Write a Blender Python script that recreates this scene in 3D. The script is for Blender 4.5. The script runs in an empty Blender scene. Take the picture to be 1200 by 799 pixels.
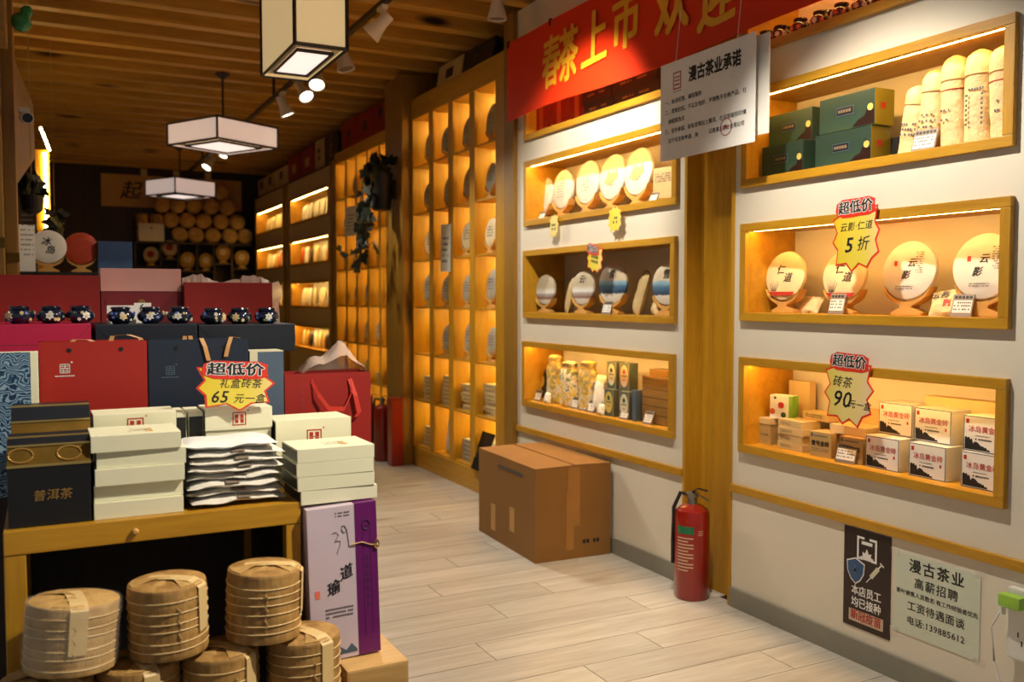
import bpy, bmesh, math, random
from mathutils import Vector, Matrix, Euler

# ---------------------------------------------------------------- camera, world, exposure
SC = bpy.context.scene
COL = SC.collection
PI = math.pi
R = math.radians
F_PX, YAW, PITCH, CAM_H = 1065.0, R(27.3), R(2.7), 1.35
cam_data = bpy.data.cameras.new('camera')
cam_data.sensor_width = 36.0
cam_data.lens = 36.0 * F_PX / 1200.0
cam_data.clip_start, cam_data.clip_end = 0.05, 60
cam_data.dof.use_dof = True
cam_data.dof.focus_distance = 2.9
cam_data.dof.aperture_fstop = 3.2
cam = bpy.data.objects.new('camera', cam_data)
cam.location = (0, 0, CAM_H)
cam.rotation_euler = (PI / 2 - PITCH, 0, -YAW)
COL.objects.link(cam)
SC.camera = cam

SC.view_settings.view_transform = 'Standard'
SC.view_settings.look = 'None'
SC.view_settings.gamma = 1.0
SC.view_settings.use_curve_mapping = False
SC.view_settings.exposure = 0.0

world = bpy.data.worlds.new('world')
SC.world = world
world.use_nodes = True
world.node_tree.nodes['Background'].inputs[0].default_value = (0.92, 0.95, 1.0, 1)
world.node_tree.nodes['Background'].inputs[1].default_value = 0.22

XW = 2.664                       # plane of the right-hand wall, the aisle runs along +Y
CEIL = 3.13                      # underside of the ceiling joists
Y_BACK = 13.5

# ---------------------------------------------------------------- measuring helpers: photograph point on a known plane
_fw = Vector((math.sin(YAW) * math.cos(PITCH), math.cos(YAW) * math.cos(PITCH), -math.sin(PITCH)))
_rt = Vector((math.cos(YAW), -math.sin(YAW), 0))
_up = _rt.cross(_fw)
def _on(px, py, ax, v):
    d = _fw * F_PX + _rt * (px - 600) + _up * (399.5 - py)
    c = Vector((0, 0, CAM_H))
    return c + d * ((v - c[ax]) / d[ax])
def at_x(px, py, X): return _on(px, py, 0, X)
def at_y(px, py, Y): return _on(px, py, 1, Y)
def at_z(px, py, Z): return _on(px, py, 2, Z)
def fx(px, Y): return at_y(px, 400, Y).x
def fz(px, py, Y): return at_y(px, py, Y).z

# ---------------------------------------------------------------- materials
def lin(c):
    return tuple((v / 12.92 if v <= .04045 else ((v + .055) / 1.055) ** 2.4) for v in c)
def rgb(r, g, b): return lin((r / 255, g / 255, b / 255))
MATS = {}
def _new(name):
    m = bpy.data.materials.new(name); m.use_nodes = True
    nt = m.node_tree
    return m, nt, nt.nodes['Principled BSDF']
def _coords(nt, scale, rot=(0, 0, 0), coord='Object'):
    tc = nt.nodes.new('ShaderNodeTexCoord'); mp = nt.nodes.new('ShaderNodeMapping')
    mp.inputs['Scale'].default_value = scale; mp.inputs['Rotation'].default_value = rot
    nt.links.new(tc.outputs[coord], mp.inputs['Vector'])
    return mp.outputs['Vector']
def _noise(nt, vec, scale, detail=4, rough=.55, dist=0):
    n = nt.nodes.new('ShaderNodeTexNoise')
    n.inputs['Scale'].default_value = scale; n.inputs['Detail'].default_value = detail
    n.inputs['Roughness'].default_value = rough; n.inputs['Distortion'].default_value = dist
    nt.links.new(vec, n.inputs['Vector'])
    return n.outputs['Fac']
def _ramp(nt, fac, stops, interp='LINEAR'):
    r = nt.nodes.new('ShaderNodeValToRGB'); r.color_ramp.interpolation = interp
    el = r.color_ramp.elements
    while len(el) < len(stops): el.new(.5)
    for e, (p, c) in zip(el, stops):
        e.position = p; e.color = (*c, 1)
    nt.links.new(fac, r.inputs['Fac'])
    return r.outputs['Color']
def _bump(nt, b, fac, strength, dist=.01):
    n = nt.nodes.new('ShaderNodeBump'); n.inputs['Strength'].default_value = strength
    n.inputs['Distance'].default_value = dist
    nt.links.new(fac, n.inputs['Height']); nt.links.new(n.outputs['Normal'], b.inputs['Normal'])
def mul(c, k): return tuple(min(1, v * k) for v in c)
def plain(name, c, rough=.5, metal=0, var=.06, scale=9, bump=0, coat=0, alpha=1, spec=.5):
    m, nt, b = _new(name)
    v = _coords(nt, (1, 1, 1)); n = _noise(nt, v, scale, 5)
    nt.links.new(_ramp(nt, n, [(.3, mul(c, 1 - var)), (.7, mul(c, 1 + var))]), b.inputs['Base Color'])
    b.inputs['Roughness'].default_value = rough; b.inputs['Metallic'].default_value = metal
    b.inputs['Coat Weight'].default_value = coat; b.inputs['Alpha'].default_value = alpha
    b.inputs['Specular IOR Level'].default_value = spec
    if bump: _bump(nt, b, n, bump)
    MATS[name] = m; return m
def wood(name, c1, c2, axis='x', rough=.45, coat=.15, rings=14, knots=None, rnd=.0):
    m, nt, b = _new(name)
    sc = {'x': (.7, 9, 9), 'y': (9, .7, 9), 'z': (9, 9, .7)}[axis]
    tc = nt.nodes.new('ShaderNodeTexCoord'); mp = nt.nodes.new('ShaderNodeMapping')
    mp.inputs['Scale'].default_value = sc
    oi = nt.nodes.new('ShaderNodeObjectInfo')
    add = nt.nodes.new('ShaderNodeVectorMath'); add.operation = 'SCALE'
    cmb = nt.nodes.new('ShaderNodeCombineXYZ')
    for i in range(3): nt.links.new(oi.outputs['Random'], cmb.inputs[i])
    nt.links.new(cmb.outputs[0], add.inputs[0]); add.inputs['Scale'].default_value = 37
    nt.links.new(add.outputs[0], mp.inputs['Location'])
    nt.links.new(tc.outputs['Object'], mp.inputs['Vector'])
    n1 = _noise(nt, mp.outputs['Vector'], 1.6, 6, .6, .6)
    n2 = _noise(nt, mp.outputs['Vector'], rings, 3, .6)
    mx = nt.nodes.new('ShaderNodeMix'); mx.data_type = 'FLOAT'; mx.inputs[0].default_value = .35
    nt.links.new(n1, mx.inputs[2]); nt.links.new(n2, mx.inputs[3])
    fac = mx.outputs[0]
    col = _ramp(nt, fac, [(.28, c1), (.72, c2)])
    if rnd:
        hs = nt.nodes.new('ShaderNodeHueSaturation')
        mr = nt.nodes.new('ShaderNodeMapRange'); mr.inputs['To Min'].default_value = 1 - rnd; mr.inputs['To Max'].default_value = 1 + rnd
        nt.links.new(oi.outputs['Random'], mr.inputs['Value']); nt.links.new(mr.outputs[0], hs.inputs['Value'])
        nt.links.new(col, hs.inputs['Color']); col = hs.outputs['Color']
    if knots:
        mk = nt.nodes.new('ShaderNodeMapping')
        ks = {'x': (.55, 2.0, 2.0), 'y': (2.0, .55, 2.0), 'z': (2.0, 2.0, .55)}[axis]
        mk.inputs['Scale'].default_value = tuple(k * 1.9 for k in ks)
        nt.links.new(add.outputs[0], mk.inputs['Location']); nt.links.new(tc.outputs['Object'], mk.inputs['Vector'])
        vo = nt.nodes.new('ShaderNodeTexVoronoi'); vo.inputs['Scale'].default_value = 1.0
        nt.links.new(mk.outputs[0], vo.inputs['Vector'])
        kf = _ramp(nt, vo.outputs['Distance'], [(.09, (1, 1, 1)), (.17, (0, 0, 0))])
        m2 = nt.nodes.new('ShaderNodeMix'); m2.data_type = 'RGBA'
        nt.links.new(kf, m2.inputs[0]); nt.links.new(col, m2.inputs[6]); m2.inputs[7].default_value = (*knots, 1)
        col = m2.outputs[2]
    nt.links.new(col, b.inputs['Base Color'])
    b.inputs['Roughness'].default_value = rough; b.inputs['Coat Weight'].default_value = coat
    b.inputs['Coat Roughness'].default_value = .25
    _bump(nt, b, fac, .12, .004)
    MATS[name] = m; return m
def glow(name, c, strength):
    m, nt, b = _new(name)
    b.inputs['Base Color'].default_value = (*c, 1)
    b.inputs['Emission Color'].default_value = (*c, 1); b.inputs['Emission Strength'].default_value = strength
    MATS[name] = m; return m
def banded(name, stops, axis=2, scale=1.0, off=.5, wob=.08, nscale=14, rough=.55, interp='EASE'):
    """flat print running in bands along one local axis, edges broken up by noise"""
    m, nt, b = _new(name)
    tc = nt.nodes.new('ShaderNodeTexCoord'); sp = nt.nodes.new('ShaderNodeSeparateXYZ')
    nt.links.new(tc.outputs['Object'], sp.inputs[0])
    n = _noise(nt, tc.outputs['Object'], nscale, 5)
    a = nt.nodes.new('ShaderNodeMath'); a.operation = 'MULTIPLY_ADD'; a.inputs[1].default_value = scale; a.inputs[2].default_value = off - wob / 2
    nt.links.new(sp.outputs[axis], a.inputs[0])
    c = nt.nodes.new('ShaderNodeMath'); c.operation = 'MULTIPLY_ADD'; c.inputs[1].default_value = wob
    nt.links.new(n, c.inputs[0]); nt.links.new(a.outputs[0], c.inputs[2])
    nt.links.new(_ramp(nt, c.outputs[0], stops, interp), b.inputs['Base Color'])
    b.inputs['Roughness'].default_value = rough
    MATS[name] = m; return m

GOLD1, GOLD2 = rgb(162, 110, 12), rgb(208, 156, 36)
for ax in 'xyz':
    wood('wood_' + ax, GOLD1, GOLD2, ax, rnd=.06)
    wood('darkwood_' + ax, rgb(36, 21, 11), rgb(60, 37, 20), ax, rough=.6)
wood('amber_z', GOLD1, GOLD2, 'z', rough=.5, coat=.05)
wood('niche_y', GOLD1, GOLD2, 'y', rough=.5, coat=.05)
wood('joist', rgb(164, 116, 38), rgb(222, 172, 74), 'x', rough=.55, coat=.05, knots=rgb(40, 20, 8), rnd=.12)
wood('ceiling_board', rgb(164, 116, 38), rgb(222, 172, 74), 'x', rough=.7, coat=0)
wood('floor_plank', rgb(160, 152, 138), rgb(212, 206, 194), 'x', rough=.30, coat=.2, rings=9, knots=rgb(150, 140, 126), rnd=.06)
wood('pine', rgb(186, 140, 74), rgb(222, 182, 116), 'x', rough=.5)
wood('post_z', rgb(122, 84, 20), rgb(164, 120, 36), 'z', rough=.5, knots=rgb(60, 32, 12), rnd=.06)
wood('bamboo_x', rgb(108, 78, 36), rgb(150, 114, 58), 'x', rough=.4)
plain('wall_white', rgb(222, 213, 194), .65, var=.025, scale=3, bump=.04)
plain('skirting', rgb(136, 132, 118), .45)
plain('dark_back', rgb(34, 22, 14), .6, var=.2)
plain('panel_cream', rgb(204, 176, 126), .6)
plain('black', rgb(18, 17, 16), .45)
plain('black_metal', rgb(28, 25, 22), .4, .3)
plain('ink', rgb(20, 18, 18), .6, var=0)
plain('ink_white', rgb(238, 234, 228), .6, var=0)
plain('ink_red', rgb(176, 44, 30), .6, var=0)
plain('ink_gold', rgb(176, 134, 66), .4, .4, var=0)
plain('ink_grey', rgb(92, 88, 84), .6, var=0)
plain('ink_purple', rgb(74, 20, 70), .6, var=0)
plain('ink_yellow', rgb(240, 200, 60), .5, var=0)
plain('ink_blue', rgb(52, 84, 128), .5, var=0)
plain('white_plastic', rgb(222, 220, 214), .35)
plain('white_metal', rgb(206, 200, 188), .4)
plain('paper', rgb(226, 222, 214), .7, var=.03, bump=.05)
plain('paper_white', rgb(236, 234, 230), .6, var=.03, scale=20, bump=.25)
plain('packet', rgb(228, 222, 208), .55, var=.06, scale=16, bump=.35)
plain('cream_box', rgb(232, 228, 194), .6, var=.02)
plain('cream_box_dark', rgb(206, 200, 170), .6, var=.03)
plain('kraft', rgb(146, 102, 44), .7, var=.06, scale=6, bump=.05)
plain('kraft_light', rgb(202, 156, 92), .7, var=.05)
plain('tape', rgb(172, 122, 60), .25)
plain('red_card', rgb(154, 23, 6), .55, var=.04)
plain('red_card_deep', rgb(146, 22, 8), .55, var=.05)
plain('mauve_card', rgb(136, 36, 42), .5, var=.12, scale=12)
plain('pink_card', rgb(236, 170, 156), .55)
plain('magenta_card', rgb(176, 18, 62), .5, var=.04)
plain('navy_card', rgb(17, 32, 50), .5, var=.06)
plain('navy_deep', rgb(9, 17, 30), .5, var=.08)
plain('slate_card', rgb(74, 92, 112), .55, var=.06)
plain('ribbon', rgb(190, 140, 84), .45)
plain('ribbon_red', rgb(206, 60, 44), .4)
plain('film_thin', rgb(240, 232, 220), .15, var=.03, alpha=.10, scale=20, bump=.6)
plain('plastic_film', rgb(240, 214, 196), .18, var=.03, alpha=.42, scale=20, bump=.6)
plain('gold_foil', rgb(116, 88, 32), .5, .8, var=.25, scale=14)
plain('gold_edge', rgb(226, 190, 110), .25, .9)
plain('porcelain', rgb(18, 24, 44), .12, var=.3, scale=30, coat=.6)
plain('porcelain_brown', rgb(50, 24, 20), .12, var=.4, scale=40, coat=.6)
plain('flower_white', rgb(214, 214, 206), .25)
plain('flower_cream', rgb(206, 184, 132), .25)
plain('flower_green', rgb(60, 90, 70), .25)
plain('flower_blue', rgb(60, 96, 170), .25)
plain('husk_strip', rgb(222, 190, 130), .5, var=.08)
plain('twine', rgb(200, 166, 106), .7)
plain('purple_print', rgb(104, 22, 98), .4, var=.05)
plain('lilac_print', rgb(208, 190, 200), .45, var=.03)
plain('red_paint', rgb(146, 26, 14), .28, var=.06, coat=.4)
plain('steel', rgb(150, 146, 140), .3, .9)
plain('rubber', rgb(20, 20, 20), .6)
plain('green_label', rgb(20, 110, 70), .4)
plain('plug_green', rgb(150, 196, 70), .4)
plain('leaf', rgb(15, 28, 12), .45, var=.3, scale=30)
plain('leaf_bright', rgb(34, 58, 24), .45, var=.3, scale=30)
plain('pot_dark', rgb(12, 10, 9), .5)
plain('green_glass', rgb(24, 130, 74), .12, coat=.5)
plain('banner_red', rgb(220, 50, 14), .48, var=.03, scale=2, spec=.25)
plain('banner_gold', rgb(232, 164, 30), .5, var=.05)
plain('burst_red', rgb(216, 52, 30), .45)
plain('burst_pink', rgb(240, 120, 100), .45)
plain('sack', rgb(226, 196, 142), .6, var=.16, scale=22, bump=1.0)
plain('cloth_pattern', rgb(196, 160, 96), .6, var=.4, scale=40)
plain('poster_black', rgb(40, 20, 18), .35)
plain('poster_pale', rgb(206, 212, 192), .4, var=.03)
plain('cake_white', rgb(216, 210, 200), .6, var=.05, scale=12, bump=.25)
plain('cake_cream', rgb(226, 204, 158), .6, var=.08, scale=12, bump=.3)
plain('cake_grey', rgb(170, 160, 138), .6, var=.15, scale=12, bump=.3)
plain('cake_red', rgb(168, 56, 28), .5, var=.15, scale=18, bump=.2)
plain('cake_gold', rgb(196, 150, 62), .5, var=.2, scale=20, bump=.2)
plain('stand_wood', rgb(206, 158, 84), .5, var=.1, scale=12)
plain('tag_grey', rgb(128, 112, 96), .5)
plain('green_box_side', rgb(142, 136, 44), .35, .35, var=.15)
plain('teal_box', rgb(86, 96, 84), .55, var=.12, scale=20)
plain('oval_cream', rgb(212, 206, 178), .5)
plain('oval_pink', rgb(206, 178, 150), .5)
plain('oval_yellow', rgb(206, 186, 96), .5)
plain('pouch_beige', rgb(196, 170, 120), .5, var=.1, scale=14, bump=.3)
plain('brick_box', rgb(206, 180, 126), .6, var=.05)
plain('brick_box_dark', rgb(176, 148, 92), .6, var=.06)
plain('box_green', rgb(120, 170, 60), .5)
plain('packet_dark', rgb(48, 40, 34), .5)
plain('packet_orange', rgb(190, 90, 30), .5)
plain('lamp_frame', rgb(34, 24, 18), .5)
glow('led', (1.0, .60, .16), 60)
glow('led_cubby', (1.0, .80, .22), 105)
glow('led_far', (1.0, .66, .20), 56)
glow('led_left', (1.0, .70, .26), 70)
glow('lens', (1.0, .90, .72), 9)
glow('lamp_panel', (1.0, .84, .76), .95)
glow('lamp_panel_dim', (1.0, .78, .68), .40)
banded('shade_silk', [(.0, rgb(196, 170, 130)), (1., rgb(226, 206, 168))], 2, 2, .5, .3, 60)
banded('cake_mountain', [(.20, rgb(214, 206, 190)), (.24, rgb(40, 60, 84)), (.38, rgb(58, 96, 128)), (.54, rgb(130, 166, 184)), (.60, rgb(196, 180, 150))], 2, 5.0, .5, .12, 30)
banded('cake_lake', [(.18, rgb(206, 200, 190)), (.22, rgb(140, 100, 82)), (.34, rgb(170, 160, 156)), (.40, rgb(222, 220, 214)), (.60, rgb(186, 172, 144))], 2, 5.0, .5, .06, 30)
banded('green_landscape', [(.2, rgb(34, 42, 26)), (.42, rgb(58, 70, 34)), (.6, rgb(36, 66, 50)), (.9, rgb(30, 56, 44))], 2, 6, .5, .55, 22)
banded('blue_box_print', [(.2, rgb(24, 50, 88)), (.4, rgb(60, 104, 146)), (.48, rgb(120, 150, 176)), (.56, rgb(50, 88, 132)), (.9, rgb(28, 56, 96))], 2, 4, .5, .5, 14)
banded('brand_box', [(.1, rgb(38, 38, 40)), (.26, rgb(70, 70, 70)), (.30, rgb(226, 222, 218)), (1, rgb(232, 228, 224))], 2, 1, .2, .1, 60)
banded('floral_bag', [(.36, rgb(112, 112, 84)), (.46, rgb(212, 206, 190)), (.54, rgb(216, 180, 44)), (.62, rgb(150, 140, 110))], 2, .6, .47, .8, 34)
banded('floral_yellow', [(.36, rgb(206, 164, 24)), (.48, rgb(226, 190, 70)), (.56, rgb(230, 222, 200)), (.64, rgb(120, 124, 70))], 2, .6, .47, .8, 34)
banded('wood_print', [(.3, rgb(96, 66, 30)), (.5, rgb(140, 100, 48)), (.7, rgb(110, 78, 36))], 2, 6, .5, .6, 9)
def husk(name, c1, c2):
    m, nt, b = _new(name)
    v = _coords(nt, (16, 16, 2.2)); n1 = _noise(nt, v, 2.2, 6, .65, .4)
    w = _coords(nt, (1, 1, 1)); n2 = _noise(nt, w, 16, 4)
    mx = nt.nodes.new('ShaderNodeMix'); mx.data_type = 'FLOAT'; mx.inputs[0].default_value = .5
    nt.links.new(n1, mx.inputs[2]); nt.links.new(n2, mx.inputs[3])
    nt.links.new(_ramp(nt, mx.outputs[0], [(.34, c1), (.62, c2)]), b.inputs['Base Color'])
    b.inputs['Roughness'].default_value = .6
    _bump(nt, b, mx.outputs[0], .6, .012)
    MATS[name] = m
husk('husk', rgb(122, 84, 34), rgb(190, 146, 80))
husk('husk_light', rgb(160, 120, 62), rgb(206, 166, 100))
def peacock():
    m, nt, b = _new('peacock')
    v = _coords(nt, (1, 1, 1))
    w = nt.nodes.new('ShaderNodeTexWave'); w.wave_type = 'RINGS'
    w.inputs['Scale'].default_value = 34; w.inputs['Distortion'].default_value = 34; w.inputs['Detail'].default_value = 2; w.inputs['Detail Scale'].default_value = .7
    nt.links.new(v, w.inputs['Vector'])
    nt.links.new(_ramp(nt, w.outputs['Fac'], [(.2, rgb(24, 44, 76)), (.5, rgb(56, 116, 156)), (.85, rgb(140, 164, 176))]), b.inputs['Base Color'])
    MATS['peacock'] = m
peacock()

# ---------------------------------------------------------------- geometry helpers
def setp(o, label=None, cat=None, group=None, kind=None):
    if label: o['label'] = label
    if cat: o['category'] = cat
    if group: o['group'] = group
    if kind: o['kind'] = kind
    return o
def link(name, me, mat=None, parent=None, loc=(0, 0, 0), rot=(0, 0, 0), smooth=False):
    if mat is not None:
        me.materials.clear(); me.materials.append(MATS[mat])
    if smooth:
        me.polygons.foreach_set('use_smooth', [True] * len(me.polygons))
        try: me.set_sharp_from_angle(angle=R(38))
        except Exception: pass
    o = bpy.data.objects.new(name, me)
    if name in ('print', 'header_print', 'top_print', 'scribble', 'faint_print'): o['kind'] = 'stuff'      # rows of print too fine to pick apart
    o.location = loc; o.rotation_euler = rot
    if parent: o.parent = parent
    COL.objects.link(o)
    return o
def empty(name, label, cat, loc=(0, 0, 0), rotz=0, group=None, rot=None):
    o = bpy.data.objects.new(name, None)
    o.empty_display_size = .05
    o.location = loc; o.rotation_euler = rot if rot else (0, 0, rotz)
    COL.objects.link(o)
    return setp(o, label, cat, group)
def tomesh(bm, name='m'):
    me = bpy.data.meshes.new(name); bm.to_mesh(me); bm.free(); return me
def pyd(v, f, name='m'):
    me = bpy.data.meshes.new(name); me.from_pydata([tuple(p) for p in v], [], f); me.update(); return me
def add_box(bm, x0, x1, y0, y1, z0, z1):
    vs = [bm.verts.new(p) for p in ((x0, y0, z0), (x1, y0, z0), (x1, y1, z0), (x0, y1, z0), (x0, y0, z1), (x1, y0, z1), (x1, y1, z1), (x0, y1, z1))]
    for q in ((3, 2, 1, 0), (4, 5, 6, 7), (0, 1, 5, 4), (1, 2, 6, 5), (2, 3, 7, 6), (3, 0, 4, 7)):
        bm.faces.new([vs[i] for i in q])
def box(x0, x1, y0, y1, z0, z1, bev=0):
    bm = bmesh.new(); add_box(bm, min(x0, x1), max(x0, x1), min(y0, y1), max(y0, y1), min(z0, z1), max(z0, z1))
    if bev: bmesh.ops.bevel(bm, geom=list(bm.edges), offset=bev, segments=2, profile=.7, affect='EDGES')
    return tomesh(bm)
def boxes(lst):
    bm = bmesh.new()
    for b in lst: add_box(bm, *b)
    return tomesh(bm)
def lathe(prof, seg=32, sx=1, sy=1, jit=0, seed=0):
    rnd = random.Random(seed)
    v, f = [], []
    for (r, z) in prof:
        for k in range(seg):
            a = 2 * PI * k / seg; rr = r * (1 + rnd.uniform(-jit, jit))
            v.append((rr * math.cos(a) * sx, rr * math.sin(a) * sy, z + rnd.uniform(-jit, jit) * .02))
    n = len(prof)
    for i in range(n - 1):
        for k in range(seg):
            f.append((i * seg + k, i * seg + (k + 1) % seg, (i + 1) * seg + (k + 1) % seg, (i + 1) * seg + k))
    f.append(tuple(range(seg - 1, -1, -1))); f.append(tuple((n - 1) * seg + k for k in range(seg)))
    return pyd(v, f)
def tube(pts, r, seg=8, closed=False):
    pts = [Vector(p) for p in pts]; n = len(pts); v, f = [], []
    for i, p in enumerate(pts):
        a = pts[(i - 1) % n] if (closed or i > 0) else p
        b = pts[(i + 1) % n] if (closed or i < n - 1) else p
        t = (b - a).normalized()
        u = t.cross(Vector((0, 0, 1)))
        if u.length < 1e-3: u = t.cross(Vector((1, 0, 0)))
        u.normalize(); w = t.cross(u)
        rr = r[i] if isinstance(r, (list, tuple)) else r
        for k in range(seg):
            an = 2 * PI * k / seg
            v.append(p + u * rr * math.cos(an) + w * rr * math.sin(an))
    for i in range(n if closed else n - 1):
        for k in range(seg):
            j = (i + 1) % n
            f.append((i * seg + k, i * seg + (k + 1) % seg, j * seg + (k + 1) % seg, j * seg + k))
    if not closed:
        f.append(tuple(range(seg - 1, -1, -1))); f.append(tuple((n - 1) * seg + k for k in range(seg)))
    me = pyd(v, f)
    bm = bmesh.new(); bm.from_mesh(me); bmesh.ops.recalc_face_normals(bm, faces=bm.faces); bm.to_mesh(me); bm.free()
    return me
def ribbon(pts, wdir, w, t=.0015):
    """flat strip through pts, wide along wdir"""
    wd = Vector(wdir).normalized() * w / 2; pts = [Vector(p) for p in pts]; v, f = [], []
    for i, p in enumerate(pts):
        a = pts[max(0, i - 1)]; b = pts[min(len(pts) - 1, i + 1)]
        n = (b - a).cross(wd).normalized() * t / 2
        v += [p - wd - n, p + wd - n, p + wd + n, p - wd + n]
    for i in range(len(pts) - 1):
        for k in range(4):
            f.append((i * 4 + k, i * 4 + (k + 1) % 4, i * 4 + 4 + (k + 1) % 4, i * 4 + 4 + k))
    f.append((3, 2, 1, 0)); m = (len(pts) - 1) * 4; f.append((m, m + 1, m + 2, m + 3))
    return pyd(v, f)
def prism(poly, y0, y1, bev=0):
    """outline in local XZ, thickness along local Y (front at y0)"""
    bm = bmesh.new()
    a = [bm.verts.new((p[0], y0, p[1])) for p in poly]; b = [bm.verts.new((p[0], y1, p[1])) for p in poly]
    n = len(poly)
    bm.faces.new(a); bm.faces.new(b[::-1])
    for i in range(n): bm.faces.new((a[i], b[i], b[(i + 1) % n], a[(i + 1) % n]))
    bmesh.ops.recalc_face_normals(bm, faces=bm.faces)
    if bev:
        ed = [e for e in bm.edges if abs(e.verts[0].co.y - e.verts[1].co.y) < 1e-6]
        bmesh.ops.bevel(bm, geom=ed, offset=bev, segments=2, affect='EDGES')
    bmesh.ops.triangulate(bm, faces=[f for f in bm.faces if len(f.verts) > 4])
    return tomesh(bm)
def pillow(w, h, t, nx=12, nz=14, pinch=.25, seed=0, jit=.003, flat=0.0):
    """sealed pouch standing up: width x, height z, thickness y"""
    rnd = random.Random(seed); v, f = [], []
    for s in (-1, 1):
        for j in range(nz + 1):
            for i in range(nx + 1):
                u = i / nx * 2 - 1; q = j / nz * 2 - 1
                e = (max(0, 1 - abs(u) ** 3) * max(0, 1 - abs(q) ** 4)) ** .55
                if q < 0: e = e * (1 - flat) + flat * max(0, 1 - abs(u) ** 6) ** .5
                wx = w / 2 * (1 - pinch * .2 * (1 - abs(q)) ** 2)
                v.append((u * wx + rnd.uniform(-jit, jit) * (abs(u) < .99), s * t / 2 * e + rnd.uniform(-jit, jit) * e, (q + 1) / 2 * h))
    m = (nx + 1) * (nz + 1)
    for s in (0, 1):
        for j in range(nz):
            for i in range(nx):
                a = s * m + j * (nx + 1) + i; q = (a, a + 1, a + nx + 2, a + nx + 1)
                f.append(q if s == 0 else q[::-1])
    me = pyd(v, f)
    bm = bmesh.new(); bm.from_mesh(me); bmesh.ops.remove_doubles(bm, verts=bm.verts, dist=1e-4); bm.to_mesh(me); bm.free()
    return me
_TX = {}
def text_mesh(s, size, bold=0, shear=0, align='CENTER', space=1.0, line=1.0, vertical=False):
    key = (s, size, bold, shear, align, space, line)
    if key in _TX: return _TX[key]
    cu = bpy.data.curves.new('t', 'FONT'); cu.body = s; cu.size = size; cu.offset = min(bold, 0) * size
    cu.shear = shear; cu.align_x = align; cu.align_y = 'CENTER'; cu.space_character = space; cu.space_line = line
    cu.resolution_u = 2
    o = bpy.data.objects.new('t', cu)
    me = bpy.data.meshes.new_from_object(o)
    bpy.data.objects.remove(o); bpy.data.curves.remove(cu)
    if bold > .004:              # heavier strokes: the glyph repeated with small shifts
        vs = [v.co.copy() for v in me.vertices]; fs = [tuple(p.vertices) for p in me.polygons]; b = bold * size
        n = len(vs); sh = [(0, 0), (b, b * .6), (-b, b * .6), (b, -b * .6), (-b, -b * .6)] + ([(b, 0), (-b, 0), (0, b), (0, -b)] if bold > .03 else [])
        me2 = bpy.data.meshes.new('t')
        me2.from_pydata([(v.x + dx, v.y + dy, .00004 * k) for k, (dx, dy) in enumerate(sh) for v in vs], [], [tuple(i + k * n for i in f) for k in range(len(sh)) for f in fs])
        bpy.data.meshes.remove(me); me = me2
    _TX[key] = me
    return me
def text(s, size, mat, parent, x, y, z, bold=.012, shear=0, align='CENTER', space=1.0, rot=0, sx=1.0, line=1.0, rotx=PI / 2, name='lettering'):
    """lettering on a front face: reads along local +x, up local +z, at depth y"""
    me = text_mesh(s, size, bold, shear, align, space, line).copy()
    o = link(name, me, mat, parent, (x, y, z), (rotx, rot, 0))
    o.scale.x = sx
    return o
def aim(o, loc, target):
    o.location = loc
    o.rotation_euler = (Vector(target) - Vector(loc)).to_track_quat('-Z', 'Y').to_euler()
def spot(loc, target, energy, color, deg=60, blend=.6, radius=.03, parent=None):
    l = bpy.data.lights.new('spot_light', 'SPOT'); l.energy = energy; l.color = color
    l.spot_size = R(deg); l.spot_blend = blend; l.shadow_soft_size = radius
    o = bpy.data.objects.new('spot_light', l); COL.objects.link(o); aim(o, loc, target); return o
WALL_R = -PI / 2                 # rotation that makes a thing's front (local -Y) face the aisle from the right wall
# ================================================================ the room
def struct(name, me, mat, parent=None, loc=(0, 0, 0), label=None, **k):
    o = link(name, me, mat, parent, loc, **k)
    if parent is None: setp(o, label, kind='structure')
    return o
# floor: substrate with a separate plank for every board, boards run across the aisle
floor = struct('floor', box(-1.2, 3.0, -1.5, Y_BACK, -.06, -.004), 'dark_back', label='pale grey-washed laminate floor of wide planks across the aisle')
PW, PL = .19, 1.22
plank_me = box(0, PL - .003, 0, PW - .003, -.004, 0, .0012)
rnd = random.Random(4)
row = 0
y = 0.9
while y < Y_BACK - .05:
    x = -1.2 + [-.1, -.75, -.4, -1.05][row % 4] * .9 + rnd.uniform(-.08, .08)
    while x < XW:
        x0, x1 = max(x, -1.2), min(x + PL, XW + .3)
        if x1 - x0 > .05:
            me = plank_me if abs(x1 - x0 - PL) < 1e-6 else box(0, x1 - x0 - .003, 0, PW - .003, -.004, 0, .0012)
            struct('plank', me, 'floor_plank', floor, (x0, y, 0))
        x += PL
    y += PW; row += 1
# ceiling: dark boarding with timber joists across
ceiling = struct('ceiling', box(-1.2, 3.0, -1.5, Y_BACK, CEIL + .13, CEIL + .18), 'ceiling_board', label='dark boarded ceiling under close-set timber joists')
jm = box(-1.2, 3.0, 0, .09, CEIL, CEIL + .13, .004)
y = 1.05
while y < Y_BACK - .1:
    struct('joist', jm, 'joist', ceiling, (0, y, 0)); y += .352
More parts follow.
